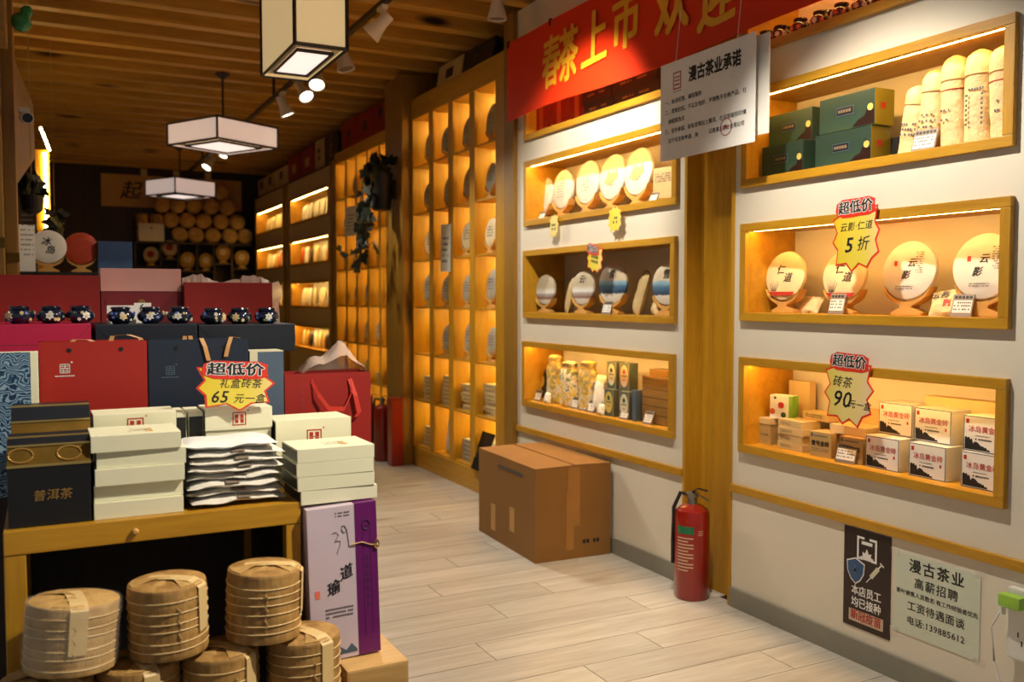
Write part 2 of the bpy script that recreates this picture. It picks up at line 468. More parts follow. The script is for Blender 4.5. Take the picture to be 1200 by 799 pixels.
# back and left walls
struct('wall_back', box(-.5, 3.0, Y_BACK, Y_BACK + .08, 0, CEIL + .18), 'darkwood_z', label='dark brown back wall')
wl = struct('wall_left', box(-.5, -.4, 3.9, Y_BACK, 0, CEIL + .18), 'darkwood_z', label='dark timber left wall')
for i in range(14):
    struct('wall_board', box(-.4, -.385, 4.0 + i * .68, 4.0 + i * .68 + .6, 0, CEIL, .003), 'darkwood_z', wl)
for i in range(12):
    struct('wall_board', box(-.3 + i * .27, -.3 + i * .27 + .255, Y_BACK - .015, Y_BACK, 0, CEIL, .003), 'darkwood_z', bpy.data.objects['wall_back'])
struct('wall_right_rear', box(2.96, 3.05, -1.5, Y_BACK, 0, CEIL + .18), 'dark_back', label='dark wall behind the shelf bays')

def panel_with_holes(X, t, y0, y1, z0, z1, holes):
    ys = sorted({y0, y1, *[h[0] for h in holes], *[h[1] for h in holes]})
    zs = sorted({z0, z1, *[h[2] for h in holes], *[h[3] for h in holes]})
    bm = bmesh.new(); vc = {}
    def V(a, b):
        if (a, b) not in vc: vc[(a, b)] = bm.verts.new((X, a, b))
        return vc[(a, b)]
    for a, b in zip(ys, ys[1:]):
        for c, d in zip(zs, zs[1:]):
            my, mz = (a + b) / 2, (c + d) / 2
            if any(h[0] < my < h[1] and h[2] < mz < h[3] for h in holes): continue
            bm.faces.new((V(a, c), V(a, d), V(b, d), V(b, c)))
    r = bmesh.ops.extrude_face_region(bm, geom=list(bm.faces))
    bmesh.ops.translate(bm, verts=[v for v in r['geom'] if isinstance(v, bmesh.types.BMVert)], vec=(t, 0, 0))
    bmesh.ops.recalc_face_normals(bm, faces=bm.faces)
    return tomesh(bm)
FR = .035                        # width of a niche's frame
NA = [(1.788, 3.006, .692, 1.10), (1.788, 3.006, 1.253, 1.664), (1.788, 3.006, 1.815, 2.22), (1.788, 3.006, 2.362, 2.86)]
NB = [(3.462, 4.99, .682, 1.085), (3.456, 4.978, 1.228, 1.642), (3.449, 4.968, 1.79, 2.185), (3.449, 4.968, 2.312, 2.83)]
ins = lambda n, k=FR: (n[0] + k * .6, n[1] - k * .6, n[2] + k * .6, n[3] - k * .6)
struct('wall_right', panel_with_holes(XW, .02, -.6, 3.07, 0, CEIL, [ins(n) for n in NA]), 'wall_white', label='white wall panel with framed display niches and posters')
struct('wall_right_middle', panel_with_holes(XW, .02, 3.392, 5.085, 0, CEIL, [ins(n) for n in NB]), 'wall_white', label='white wall panel with framed display niches behind the cardboard carton')
# the timber channel between the two panels
struct('wall_right_channel', box(XW + .07, XW + .09, 3.05, 3.42, 0, CEIL), 'wood_z', label='recessed timber channel between the white panels')
tr = [(XW - .006, XW + .07, 3.384, 3.402, 0, CEIL), (XW - .006, XW + .07, 3.06, 3.078, 0, CEIL)]
struct('trim_1', box(*tr[0]), 'wood_z', label='timber edge strip of the middle white panel')
struct('trim_2', box(*tr[1]), 'wood_z', label='timber edge strip of the nearest white panel')
struct('trim_3', box(XW - .016, XW + .004, -.6, 3.06, .508, .543, .003), 'wood_y', label='timber rail running along the wall above the black poster')
struct('trim_4', box(XW - .016, XW + .004, 3.402, 5.085, .513, .548, .003), 'wood_y', label='timber rail running along the wall above the cardboard carton')
struct('baseboard_right', box(XW - .012, XW + .004, -.6, 3.06, 0, .085, .003), 'skirting', label='grey skirting board under the posters')
struct('baseboard_right_middle', box(XW - .012, XW + .004, 3.402, 5.085, 0, .085, .003), 'skirting', label='grey skirting board behind the cardboard carton')

def niche(n, label, led='led', back='wall_white', lining='niche_y', strip='led_strip', fr=FR, depth=.26, fmat='wood', top=True, proud=.022):
    """framed display niche let into the wall: the inside faces, a four-piece frame and its light strip"""
    y0, y1, z0, z1 = n
    t = empty('wall_niche', label, 'niche', (XW, y1, z0), 0)
    def part(name, b, m, bev=0): return link(name, box(b[0] - XW, b[1] - XW, b[2] - y1, b[3] - y1, b[4] - z0, b[5] - z0, bev), m, t)
    iy0, iy1, iz0, iz1 = y0 + fr, y1 - fr, z0 + fr, z1 - fr
    X0, X1 = XW + .002, XW + depth
    part('back_panel', (X1, X1 + .012, iy0 - .012, iy1 + .012, iz0 - .012, iz1 + .022), back)
    part('side_panel', (X0, X1, iy1, iy1 + .012, iz0, iz1 + .01), lining)
    part('side_panel', (X0, X1, iy0 - .012, iy0, iz0, iz1 + .01), lining)
    part('bottom_panel', (X0, X1, iy0 - .012, iy1 + .012, iz0 - .012, iz0), lining)
    part('top_panel', (X0, X1, iy0 - .012, iy1 + .012, iz1 + .010, iz1 + .022), lining)
    part('frame_rail', (XW - proud, XW + .002, y0, y1, z0, iz0), fmat + '_y', .003)
    if top: part('frame_rail', (XW - proud, XW + .002, y0, y1, iz1, z1), fmat + '_y', .003)
    part('frame_stile', (XW - proud, XW + .002, y0, iy0, iz0, iz1), fmat + '_z', .003)
    part('frame_stile', (XW - proud, XW + .002, iy1, y1, iz0, iz1), fmat + '_z', .003)
    if led: part(strip, (XW + .006, XW + .016, iy0 + .012, iy1 - .012, iz1 + .001, iz1 + .007), led)
    return iz0
zA = [niche(n, l, strip='led_strip_offscreen' if n[2] > 2.3 else 'led_strip') for n, l in zip(NA, ['lit timber niche holding white mountain-print tea boxes', 'lit timber niche holding four round tea cakes under a half price burst', 'lit timber niche holding green landscape boxes and tall paper sacks', 'lit timber niche holding brown lidded jars beside the red banner'])]
zB = [niche(n, l, led=e) for n, l, e in zip(NB, ['lit timber niche holding floral bags and oval-label boxes', 'unlit timber niche holding landscape-print tea cakes and beige pouches', 'lit timber niche holding a row of large white tea cakes', 'timber niche half hidden behind the red banner, holding dark boxes'], ['led', None, 'led', 'led'])]

# posts between the bays, floor to ceiling
def post(label, X0, y0, y1, mat='post_z', X1=2.95, z1=CEIL):
    return setp(link('timber_post', box(X0, X1, y0, y1, 0, z1, .006), mat), label, 'post')
post('timber post beside the red banner, between niches and lattice shelf', XW - .03, 5.086, 5.215)
post('timber post carrying the hanging ivy between the two lattice shelves', XW - .09, 6.90, 7.30)

# ---------------------------------------------------------------- lattice shelf bays (cubbies)
def lattice(label, y0, y1, ncol, zs, ztop, sw, end):
    t = empty('lattice_shelf', label, 'shelf', (XW, y0, 0))
    def part(name, b, m, bev=0): return link(name, box(b[0] - XW, b[1] - XW, b[2] - y0, b[3] - y0, b[4], b[5], bev), m, t)
    X0, X1 = XW, XW + .27
    part('back_panel', (X1, X1 + .012, y0, y1, 0, ztop), 'amber_z')
    part('plinth', (X0 - .012, X0 + .1, y0, y1, 0, zs[0] - .012), 'wood_y', .004)
    part('top_rail', (X0 - .012, X1, y0, y1, zs[-1], ztop), 'wood_y', .004)
    part('end_stile', (X0 - .012, X1, y0, y0 + end, 0, zs[-1]), 'wood_z', .004)
    part('end_stile', (X0 - .012, X1, y1 - .03, y1, 0, zs[-1]), 'wood_z', .004)
    a, b = y0 + end, y1 - .03
    pitch = (b - a) / ncol
    for i in range(1, ncol):
        yc = a + i * pitch
        part('divider', (X0 + .012, X1, yc - .01, yc + .01, zs[0] - .012, zs[-1]), 'amber_z')
        part('stile', (X0 - .008, X0 + .012, yc - sw / 2, yc + sw / 2, zs[0] - .012, zs[-1]), 'wood_z', .002)
    for z in zs[:-1]:
        part('shelf_board', (X0 + .002, X1, a, b, z - .012, z), 'amber_z')
    cells = []
    for i in range(ncol):
        c0, c1 = a + i * pitch + .012, a + (i + 1) * pitch - .012
        for j, z in enumerate(zs[:-1]):
            zt = zs[j + 1] - .012
            part('led_strip', (X1 - .03, X1 - .02, c0 + .01, c1 - .01, zt - .008, zt - .001), 'led_cubby')
            cells.append((i, j, (c0 + c1) / 2, z, c0, c1))
    return t, cells
ZC = [.166 + .3715 * i for i in range(8)]
ZD = [.22 + .353 * i for i in range(8)]
_, cellsC = lattice('glowing lattice shelf of tall cubbies with a wide stile, behind the carton', 5.217, 6.898, 4, ZC, 2.93, .085, .16)
_, cellsD = lattice('glowing lattice shelf of narrow cubbies under the stacked red cartons', 7.302, 9.05, 5, ZD, 2.80, .05, .06)

# ---------------------------------------------------------------- far panel bays with niches
def far_bay(name, y0, y1, lab):
    ny0, ny1 = y0 + .12, y1 - .12
    rows = [(.76, 1.05), (1.235, 1.545), (1.72, 2.03), (2.21, 2.53)]
    holes = [(ny0, ny1, a, b) for a, b in rows]
    struct(name, panel_with_holes(XW, .02, y0, y1, 0, 2.72, [ins(h, .03) for h in holes]), 'panel_cream', label=lab)
    return [(ny0, ny1, niche(h, f'small lit niche in {lab}, {w}', led='led_far', fr=.028, proud=.012), h) for h, w in zip(holes, ['lowest of its column', 'second from its floor', 'second from its top', 'topmost of its column'])]
farE = far_bay('wall_right_far', 9.17, 11.06, 'the cream panel beside the narrow-cubby shelf')
farF = far_bay('wall_right_farthest', 11.20, 12.98, 'the cream panel next to the back wall')
post('thin timber post between the narrow-cubby shelf and the far cream panel', XW - .03, 9.052, 9.168, z1=2.739)
post('thin timber post between the two far cream panels', XW - .03, 11.062, 11.198, z1=2.719)
link_ = link('bay_top', box(XW, 2.955, 9.17, 12.98, 2.72, 2.74), 'darkwood_y'); setp(link_, 'dark top board above the far cream panels', kind='structure'); link_.name = 'trim_5'

# ---------------------------------------------------------------- left side: posts, beam, lit cabinet edge
def lpost(px0, px1, Y, d, z0, z1, label, mat='post_z'):
    a, b = fx(px0, Y), fx(px1, Y)
    return setp(link('timber_post', box(a, b, Y, Y + d, z0, z1, .006), mat), label, 'post')
lp = lpost(8, 24, 3.85, .2, 0, CEIL, 'squared timber post under the security camera')
lq = lpost(-24, 7.5, 3.7, .12, 0, CEIL, 'slim rough timber post with a gold band beside the security camera post')
for (o, px0, px1, py0, py1, Y) in ((lp, 8, 24, 296, 307, 3.85), (lq, -24, 7.5, 278, 290, 3.7)):
    b = link('gold_band', box(fx(px0, Y) - .004, fx(px1, Y) + .004, Y - .005, Y + .02, fz(12, py1, Y), fz(12, py0, Y), .001), 'gold_foil', o)
setp(link('timber_beam', box(-.33, fx(17, 3.5), 3.3, 3.62, fz(10, 48, 3.5), CEIL, .006), 'post_z'), 'short timber header block hung from the ceiling above the slim post', 'beam')
# slanting board bracing the post near the ceiling
p0, p1 = at_y(24, 50, 4.1), at_y(39, 124, 5.2)
bm = bmesh.new()
pts = [Vector((p0.x - .05, 4.06, p0.z)), Vector((p1.x, 5.3, p1.z + .02)), Vector((p1.x, 5.3, p1.z - .25)), Vector((p0.x - .05, 4.06, p0.z - .6))]
a = [bm.verts.new(p) for p in pts]; b = [bm.verts.new(p - Vector((.03, 0, 0))) for p in pts]
bm.faces.new(a); bm.faces.new(b[::-1])
for i in range(4): bm.faces.new((a[i], b[i], b[(i + 1) % 4], a[(i + 1) % 4]))
bmesh.ops.recalc_face_normals(bm, faces=bm.faces)
setp(link('timber_bracket', tomesh(bm), 'bamboo_x'), 'tapered timber board fixed between the camera post and the ceiling', 'board')
# tall cabinet end with a light strip down its edge
cab = empty('tall_cabinet', 'tall dark cabinet with a bright light strip down its timber edge', 'cabinet', (-.2, 7.6, 0))
def cp(name, b, m, bev=0): return link(name, box(b[0] + .2, b[1] + .2, b[2] - 7.6, b[3] - 7.6, b[4], b[5], bev), m, cab)
Y = 7.6
cp('side_panel', (-.38, fx(46, Y), Y, Y + .04, 0, fz(46, 150, Y)), 'darkwood_z', .003)
cp('edge_board', (fx(46, Y) + .001, fx(63, Y), Y - .01, Y + .03, 0, fz(55, 176, Y)), 'wood_z', .003)
cp('body', (-.38, fx(46, Y), Y + .04, Y + 1.6, 0, fz(46, 150, Y)), 'darkwood_z')
cp('led_strip', (fx(56, Y), fx(60, Y), Y - .022, Y - .012, fz(58, 268, Y), fz(58, 180, Y)), 'led_left')
q0, q1 = at_y(47.5, 150, Y), at_y(58, 177, Y)
link('led_strip', tube([q0 - cab.location - Vector((0, .02, 0)), q1 - cab.location - Vector((0, .02, 0))], .009, 6), 'led_left', cab)
# ================================================================ lamps
def pendant(label, corners, z0, z1, rod_top, panel='lamp_panel_dim', energy=18, shade='shade_silk', inner=.86):
    c = Vector((0, 0, 0))
    for p in corners: c += Vector((p[0], p[1], 0)) / 4
    t = empty('pendant_lamp', label, 'lamp', (c.x, c.y, z0), 0)
    P = [Vector((p[0], p[1], 0)) - c for p in corners]
    h = z1 - z0; n = 4
    # silk sides
    for i in range(n):
        a, b = P[i] * .985, P[(i + 1) % n] * .985
        m = pyd([a, b, b + Vector((0, 0, h)), a + Vector((0, 0, h)), a * .97, b * .97, b * .97 + Vector((0, 0, h)), a * .97 + Vector((0, 0, h))], [(0, 1, 2, 3), (7, 6, 5, 4), (1, 0, 4, 5), (3, 2, 6, 7), (0, 3, 7, 4), (2, 1, 5, 6)])
        link('shade_panel', m, panel if panel == 'lamp_panel_dim' else 'lamp_panel_side', t)
    bm = bmesh.new()
    k = .009
    def bar(a, b):
        me = tube([a, b], k, 4); bm.from_mesh(me); bpy.data.meshes.remove(me)
    U = Vector((0, 0, h))
    for i in range(n):
        a, b = P[i], P[(i + 1) % n]
        bar(a, b); bar(a + U, b + U); bar(a, a + U)
        bar(a * inner * .8, b * inner * .8)
    link('frame', tomesh(bm), 'lamp_frame', t)
    Q = [p * .97 for p in P]; D = Vector((0, 0, .006))
    link('rim_panel', pyd(Q + [q + D for q in Q], [(3, 2, 1, 0), (4, 5, 6, 7), (0, 1, 5, 4), (1, 2, 6, 5), (2, 3, 7, 6), (3, 0, 4, 7)]), 'shade_silk', t, (0, 0, .012))
    Q = [p * inner * .8 for p in P]
    link('diffuser', pyd(Q + [q + D for q in Q], [(3, 2, 1, 0), (4, 5, 6, 7), (0, 1, 5, 4), (1, 2, 6, 5), (2, 3, 7, 6), (3, 0, 4, 7)]), 'lamp_panel', t, (0, 0, .002))
    link('rod', tube([(0, 0, h), (0, 0, rod_top - z0)], .009, 8), 'lamp_frame', t)
    link('ceiling_rose', lathe([(.055, 0), (.06, .012), (.03, .035), (.012, .05)][::-1] and [(.012, -.05), (.03, -.035), (.06, -.012), (.055, 0)], 20), 'lamp_frame', t, (0, 0, rod_top - z0))
    link('crossbar', boxes([(-.004, .004, P[0].y, P[2].y, h - .01, h), (P[0].x, P[2].x, -.004, .004, h - .01, h)]) if False else tube([P[0] + U, P[2] + U], .006, 4), 'lamp_frame', t)
    return t
glow('lamp_panel_side', (1.0, .74, .36), .42)
pendant('tall parchment lantern with black frame nearest the track lights', [(1.0, 4.0), (1.235, 4.0), (1.235, 4.66), (1.0, 4.66)], 2.46, 2.98, CEIL, panel='lamp_panel_side')
pendant('flat square pendant lamp of pale silk in a dark frame, on a long black rod', [(.90, 7.64), (1.19, 7.12), (1.71, 7.42), (1.42, 7.94)], 2.55, 2.715, CEIL)
pendant('flat square pendant lamp of pale silk hanging before the calligraphy scroll', [(1.10, 11.5), (1.37, 11.02), (1.86, 11.31), (1.57, 11.79)], 2.55, 2.73, CEIL)

# track with spotlights: real fittings, each with its own light
TX, TZ = 1.70, 2.97
trk = empty('light_track', 'black lighting track slung under the ceiling joists along the aisle', 'lighting track', (TX, 7, TZ))
link('rail', box(-.017, .017, -6.6, 5.6, -.014, .014, .002), 'black_metal', trk)
for yy in (.8, 4.0, 7.5, 11.2):
    link('hanger', box(-.01, .01, yy - 7 - .01, yy - 7 + .01, .014, CEIL - TZ + .12), 'black_metal', trk)
def track_spot(Y, target, energy, label, X=TX, Z=TZ, color=(1, .91, .76), deg=70, group='spotlights on the black ceiling track', size=1.0, tag='', lit=True):
    top = Vector((X, Y, Z - .014))
    t = empty('track_spotlight', label, 'spotlight', top, 0, group)
    d = (Vector(target) - top).normalized()
    q = d.to_track_quat('-Z', 'Y').to_euler()
    piv = Vector((0, 0, -.085))
    link('adapter', box(-.018, .018, -.045, .045, -.022, 0, .003), 'white_metal', t)
    link('arm', tube([(0, 0, -.022), (0, 0, -.06), piv], .009, 8), 'white_metal', t)
    s = size
    hs = link('housing', lathe([(.030 * s, .055 * s), (.034 * s, .05 * s), (.034 * s, .0), (.040 * s, -.03 * s), (.055 * s, -.085 * s), (.056 * s, -.10 * s), (.050 * s, -.098 * s), (.047 * s, -.085 * s)], 24), 'white_metal', t, piv, q, True)
    link(f'lens_{tag}_offscreen' if tag else 'lens', lathe([(.046 * s, -.092 * s), (.046 * s, -.088 * s)], 24), 'lens' if lit else 'steel', hs)
    if not lit: return t
    l = bpy.data.lights.new('lamp', 'SPOT'); l.energy = energy; l.color = color; l.spot_size = R(deg); l.spot_blend = .7; l.shadow_soft_size = .04
    lo = bpy.data.objects.new(f'track_lamp_{tag}_offscreen' if tag else 'track_lamp', l); COL.objects.link(lo); lo.parent = t
    lo.location = piv + d * .13; lo.rotation_euler = q
    return t
W = XW
LS = 'white track spotlight '
# the track runs on over the shop front, above the picture: the lamps it carries there
for (Y, tg, e, deg, tag, what) in [
        (1.15, (.32, 2.35, .95), 300, 46, 'stand', 'aimed at the packing stand'),
        (2.35, (W, 2.2, .95), 150, 88, 'near_panel', 'aimed at the nearest white panel'),
        (2.75, (.3, 3.0, 1.2), 60, 70, 'bag_pile', 'aimed at the gift bag pile'),
        (3.3, (1.4, 3.4, 0), 125, 60, 'open_floor', 'aimed at the open floor before the carton'),
        (3.7, (W, 4.2, 1.95), 150, 80, 'middle_panel', 'aimed at the niche panel behind the carton')]:
    track_spot(Y, tg, e, LS + what, deg=deg, tag=tag)
# the lamps the picture shows
for (Y, tg, e, lit, what) in [
        (4.85, (.2, 5.9, 1.2), 70, True, 'beside the tall parchment lantern, turned to the dark cabinet'),
        (5.6, (2.2, 5.0, 0), 0, False, 'switched off, half hidden by the tall parchment lantern'),
        (6.2, (1.1, 4.2, 0), 120, True, 'just past the tall parchment lantern, turned toward the shop front'),
        (6.62, (2.42, 4.6, .45), 150, True, 'past the tall parchment lantern, turned to the cardboard carton'),
        (7.2, (W, 7.1, .7), 60, True, 'before the flat square lamp, turned to the far extinguishers'),
        (9.0, (1.2, 7.4, 0), 60, True, 'under the rim of the flat square lamp on the long rod'),
        (9.6, (.3, 8.8, 1.0), 50, True, 'between the two flat square lamps, turned to the tall cabinet'),
        (10.6, (.3, 9.9, 1.0), 50, True, 'nearest the calligraphy scroll, turned to the left wall')]:
    track_spot(Y, tg, e, LS + what, lit=lit)
pj_ = at_z(583, 3, CEIL - .09)
track_spot(pj_.y, (pj_.x, pj_.y + .1, 1.5), 0, 'small white spotlight on a joist above the stored frames, switched off', X=pj_.x, Z=CEIL + .014, group='spotlight screwed to a joist', lit=False)
# ================================================================ makers used by many things
def rot_mesh(me, M):
    me.transform(M); return me
def disc_mesh(r, th, seed=0, seg=36, jit=.004):
    prof = [(r * .04, -th * .5), (r * .3, -th * .5), (r * .58, -th * .498), (r * .66, -th * .49), (r * .9, -th * .40), (r * .985, -th * .2), (r, 0), (r * .97, th * .25), (r * .8, th * .42), (r * .6, th * .48), (r * .04, th * .5)]
    me = lathe(prof, seg, jit=jit, seed=seed)
    return rot_mesh(me, Matrix.Rotation(R(90), 4, 'X'))     # axis along y, printed face toward -y
_DM = {}
def tea_cake(label, loc, r=.1, mat='cake_white', rotz=WALL_R, tilt=R(8), group=None, marks=(), th=.034, seg=36, seed=0):
    key = (round(r, 4), seg, th)
    if key not in _DM: _DM[key] = disc_mesh(r, th, seed, seg)
    me = _DM[key].copy() if True else None
    o = link('tea_cake', me, mat, None, loc, (-tilt, 0, rotz), True)
    setp(o, label, 'tea cake', group)
    for m in marks:
        s, size, x, z, im = m[:5]
        text(s, size, im, o, x, -th * .515, z, bold=m[5] if len(m) > 5 else .02, shear=m[6] if len(m) > 6 else .25)
    return o
def stand_outline(r):
    s = r / .1; zc = .048 * s + r
    right = [(a * s, b * s) for a, b in ((.056, 0), (.056, .010), (.040, .018), (.022, .026), (.026, .034), (.052, .046), (.074, .064), (.086, .094))]
    inner = [(.078 * s, zc - math.sqrt(max(0, (r + .003) ** 2 - (.078 * s) ** 2))), (.066 * s, zc - math.sqrt((r + .003) ** 2 - (.066 * s) ** 2))]
    for x in (.052, .035, .018): inner.append((x * s, zc - math.sqrt((r + .003) ** 2 - (x * s) ** 2)))
    inner.append((0, zc - r - .003))
    pts = right + inner
    return pts + [(-x, z) for x, z in reversed(pts[:-1])]
_SM = {}
def cake_stand(label, loc, r=.1, rotz=WALL_R, group=None, mat='stand_wood', depth=.05):
    k = round(r, 4)
    if k not in _SM: _SM[k] = prism(stand_outline(r), -depth / 2, depth / 2, .002)
    return setp(link('cake_stand', _SM[k], mat, None, loc, (0, 0, rotz)), label, 'stand', group)
def cake_on_stand(clabel, slabel, x, y, zf, r=.1, mat='cake_white', rotz=WALL_R, marks=(), cg=None, sg=None, tilt=R(6), seg=36, smat='stand_wood'):
    cake_stand(slabel, (x, y, zf), r, rotz, sg, smat)
    return tea_cake(clabel, (x, y, zf + .048 * r / .1 + r + .001), r, mat, rotz, tilt, cg, marks, seg=seg)
def lines_mesh(x0, x1, zs, h, y, brk=0, seed=0):
    """rows of small print too fine to read: short ink dashes"""
    rnd = random.Random(seed); v, f = [], []
    for z in zs:
        x = x0
        while x < x1 - h * .4:
            w = h * rnd.uniform(.7, 1.0)
            if brk and rnd.random() < brk: x += h * .9; continue
            k = len(v); xe = min(x + w, x1)
            v += [(x, y, z), (xe, y, z), (xe, y, z + h), (x, y, z + h)]; f.append((k, k + 1, k + 2, k + 3)); x += w + h * .3
    return pyd(v, f)
def price_tag(label, loc, rotz=WALL_R, w=.05, h=.045, group='slanted price tags in the niches', slant=R(22), head='tag_grey'):
    t = empty('price_tag', label, 'price tag', loc, 0, group, rot=(-slant, 0, rotz))
    link('holder', box(-w / 2, w / 2, -.002, .002, 0, h, .0008), head, t)
    link('card', box(-w / 2 + .004, w / 2 - .004, -.0032, -.002, h * .16, h * .72), 'paper', t)
    link('print', lines_mesh(-w / 2 + .007, w / 2 - .007, [h * .28, h * .44, h * .58], h * .07, -.0034, .3, 3), 'ink_grey', t)
    link('header_print', lines_mesh(-w / 2 + .006, w / 2 - .006, [h * .8], h * .12, -.0024, 0, 5), 'ink', t)
    return t
def spikes(w, h, n, depth=.16, seed=0, sq=.55):
    rnd = random.Random(seed); out = []
    for i in range(2 * n):
        a = 2 * PI * i / (2 * n) + .12
        c, s = math.cos(a), math.sin(a)
        rr = (abs(c) ** (2 / sq) + abs(s) ** (2 / sq)) ** (-sq / 2)
        k = (1 + rnd.uniform(-.06, .05)) if i % 2 == 0 else 1 - depth
        out.append((rr * c * w / 2 * k, rr * s * h / 2 * k))
    return out
def burst(label, loc, rot, w, h, rows, head=True, n=11, fill='burst_yellow', edge='burst_red', seed=1, hz=.36, hs=.2, tilt=0, depth=.2, hrot=0, hx=0):
    """die-cut starburst price card; rows = (string, size, x, z)"""
    t = empty('price_burst', label, 'price sign', loc, 0, None, rot=rot)
    out = spikes(w, h, n, depth, seed)
    link('edge', prism(out, -.0008, .0008), edge, t)
    link('face', prism([(x * .93, z * .93) for x, z in out], -.0016, -.0008), fill, t)
    if head:
        hw, hh = w * .80, hs * 1.15
        pts = []
        for i in range(16):
            a = 2 * PI * (i + .5) / 16; c, s = math.cos(a), math.sin(a)
            rr = (abs(c) ** 6 + abs(s) ** 6) ** (-1 / 6)
            k = 1 + .03 * ((i * 7) % 3 - 1)
            pts.append((rr * c * hw / 2 * k, rr * s * hh / 2 * k))
        hd = link('header', prism(pts, -.0026, -.0016), edge, t, (hx, 0, hz), (0, hrot, 0))
        text('超低价', hs * .84, 'ink_white', hd, 0, -.0029, 0, bold=.07, sx=w * .70 / (hs * .84 * 3))
        text('超低价', hs * .84, 'ink', hd, 0, -.0033, 0, bold=.03, sx=w * .70 / (hs * .84 * 3))
    for r in rows:
        text(r[0], r[1], 'ink', t, r[2], -.0020, r[3], bold=r[5] if len(r) > 5 else .006, shear=.22, rot=r[4] if len(r) > 4 else 0, space=1.05)
    if not rows: link('scribble', lines_mesh(-w * .22, w * .22, [0, -h * .16], h * .10, -.0019, .25, seed), 'flower_green', t)
    return t
banded('burst_yellow', [(.0, rgb(226, 196, 40)), (.5, rgb(228, 206, 70)), (1, rgb(236, 206, 150))], 0, 4, .45, .2, 9)
banded('burst_peach', [(.0, rgb(220, 200, 90)), (.5, rgb(232, 210, 130)), (1, rgb(238, 206, 170))], 0, 4, .45, .2, 9)
def simple_box(name, label, cat, loc, w, d, h, mat, rotz=WALL_R, group=None, bev=.0015, rot=None):
    """carton with its base at loc, front face at local y = 0"""
    return setp(link(name, box(-w / 2, w / 2, 0, d, 0, h, bev), mat, None, loc, rot or (0, 0, rotz)), label, cat, group)
def wy(px, X, py=350): return at_x(px, py, X).y
def wz(px, py, X): return at_x(px, py, X).z

# ================================================================ things in the nearest panel's niches
# --- middle niche: four round cakes
zf = zA[1]
X = 2.775
for i, (px, r, mat, marks, cl) in enumerate([
        (921, .104, 'cake_cream', [('仁', .042, -.018, .022, 'ink'), ('道', .042, .022, -.012, 'ink')], 'cream tea cake marked 仁道 at the end of the niche, clear of the price burst'),
        (990, .100, 'cake_cream', [('仁', .042, -.016, .022, 'ink'), ('道', .042, .022, -.010, 'ink')], 'cream tea cake marked 仁道 half hidden by the half price burst'),
        (1066, .108, 'cake_white', [('云', .034, .014, .024, 'ink'), ('影', .034, -.006, -.020, 'ink')], 'white tea cake marked 云影 between the burst and the small pouch'),
        (1154, .112, 'cake_white', [('云', .034, .002, .022, 'ink'), ('影', .034, -.018, -.022, 'ink')], 'white tea cake marked 云影 cut off by the frame of the niche')]):
    y = wy(px, X)
    slab = ['wooden stand under the 仁道 cake clear of the burst', 'wooden stand under the 仁道 cake below the burst', 'wooden stand under the 云影 cake beside the small pouch', 'wooden stand under the 云影 cake against the frame'][i]
    c = cake_on_stand(cl, slab, X, y, zf, r, mat, WALL_R + R(5), marks, tilt=R(9))
    if i < 2:
        link('band_print', prism([(-.055, -.085), (.055, -.085), (.066, -.07), (-.066, -.07)], -.0185, -.017), 'ink_red', c)
        for k in range(5):
            link('grass_print', prism([(-.055 + k * .005, -.068), (-.052 + k * .005, -.068), (-.062 + k * .011, -.03 + .008 * (k % 2))], -.0182, -.0172), 'ink', c)
    else:
        link('seal', box(-.055, -.043, -.0182, -.0170, .015, .033), 'ink_red', c)
        link('print', lines_mesh(.03, .06, [.06 - .008 * k for k in range(10)], .004, -.0180, .4, 8), 'ink_grey', c)
        link('print', lines_mesh(-.04, .03, [-.062, -.070], .004, -.0180, .1, 9), 'ink_grey', c)
p = link('tea_pouch', pillow(.12, .11, .035, seed=3), 'sack', None, (2.74, wy(1107, 2.74), zf), (-R(35), R(-8), WALL_R + R(10)), True)
setp(p, 'small cream pouch with a red seal lying between two 云影 cakes', 'pouch')
link('seal', box(-.004, .022, -.019, -.016, .03, .058), 'ink_red', p)
text('云影', .03, 'ink', p, -.02, -.0195, .078, bold=.03, shear=.3)
p = link('tea_pouch', pillow(.11, .09, .035, seed=5), 'sack', None, (2.81, wy(944, 2.81), zf), (-R(42), 0, WALL_R + R(14)), True)
setp(p, 'plain cream pouch lying between the two 仁道 cakes', 'pouch')
price_tag('slanted price tag standing before the half hidden 仁道 cake', (2.71, wy(979, 2.71), zf), WALL_R + R(18), .062, .085, None)
price_tag('slanted price tag standing before the cut-off 云影 cake', (2.71, wy(1126, 2.71), zf), WALL_R + R(14), .068, .080, None)
# price burst on the middle niche
Xs = XW - .032
burst('pale starburst price card reading 5折 hung on the tea cake niche', (Xs, wy(1002, Xs), wz(1002, 277, Xs)), (0, R(-2), WALL_R), .225, .255,
      [('云影·仁道', .034, 0, .035), ('5', .075, -.035, -.032, 0, .02), ('折', .055, .03, -.032)], hz=.105, hs=.058, fill='burst_yellow', n=10)
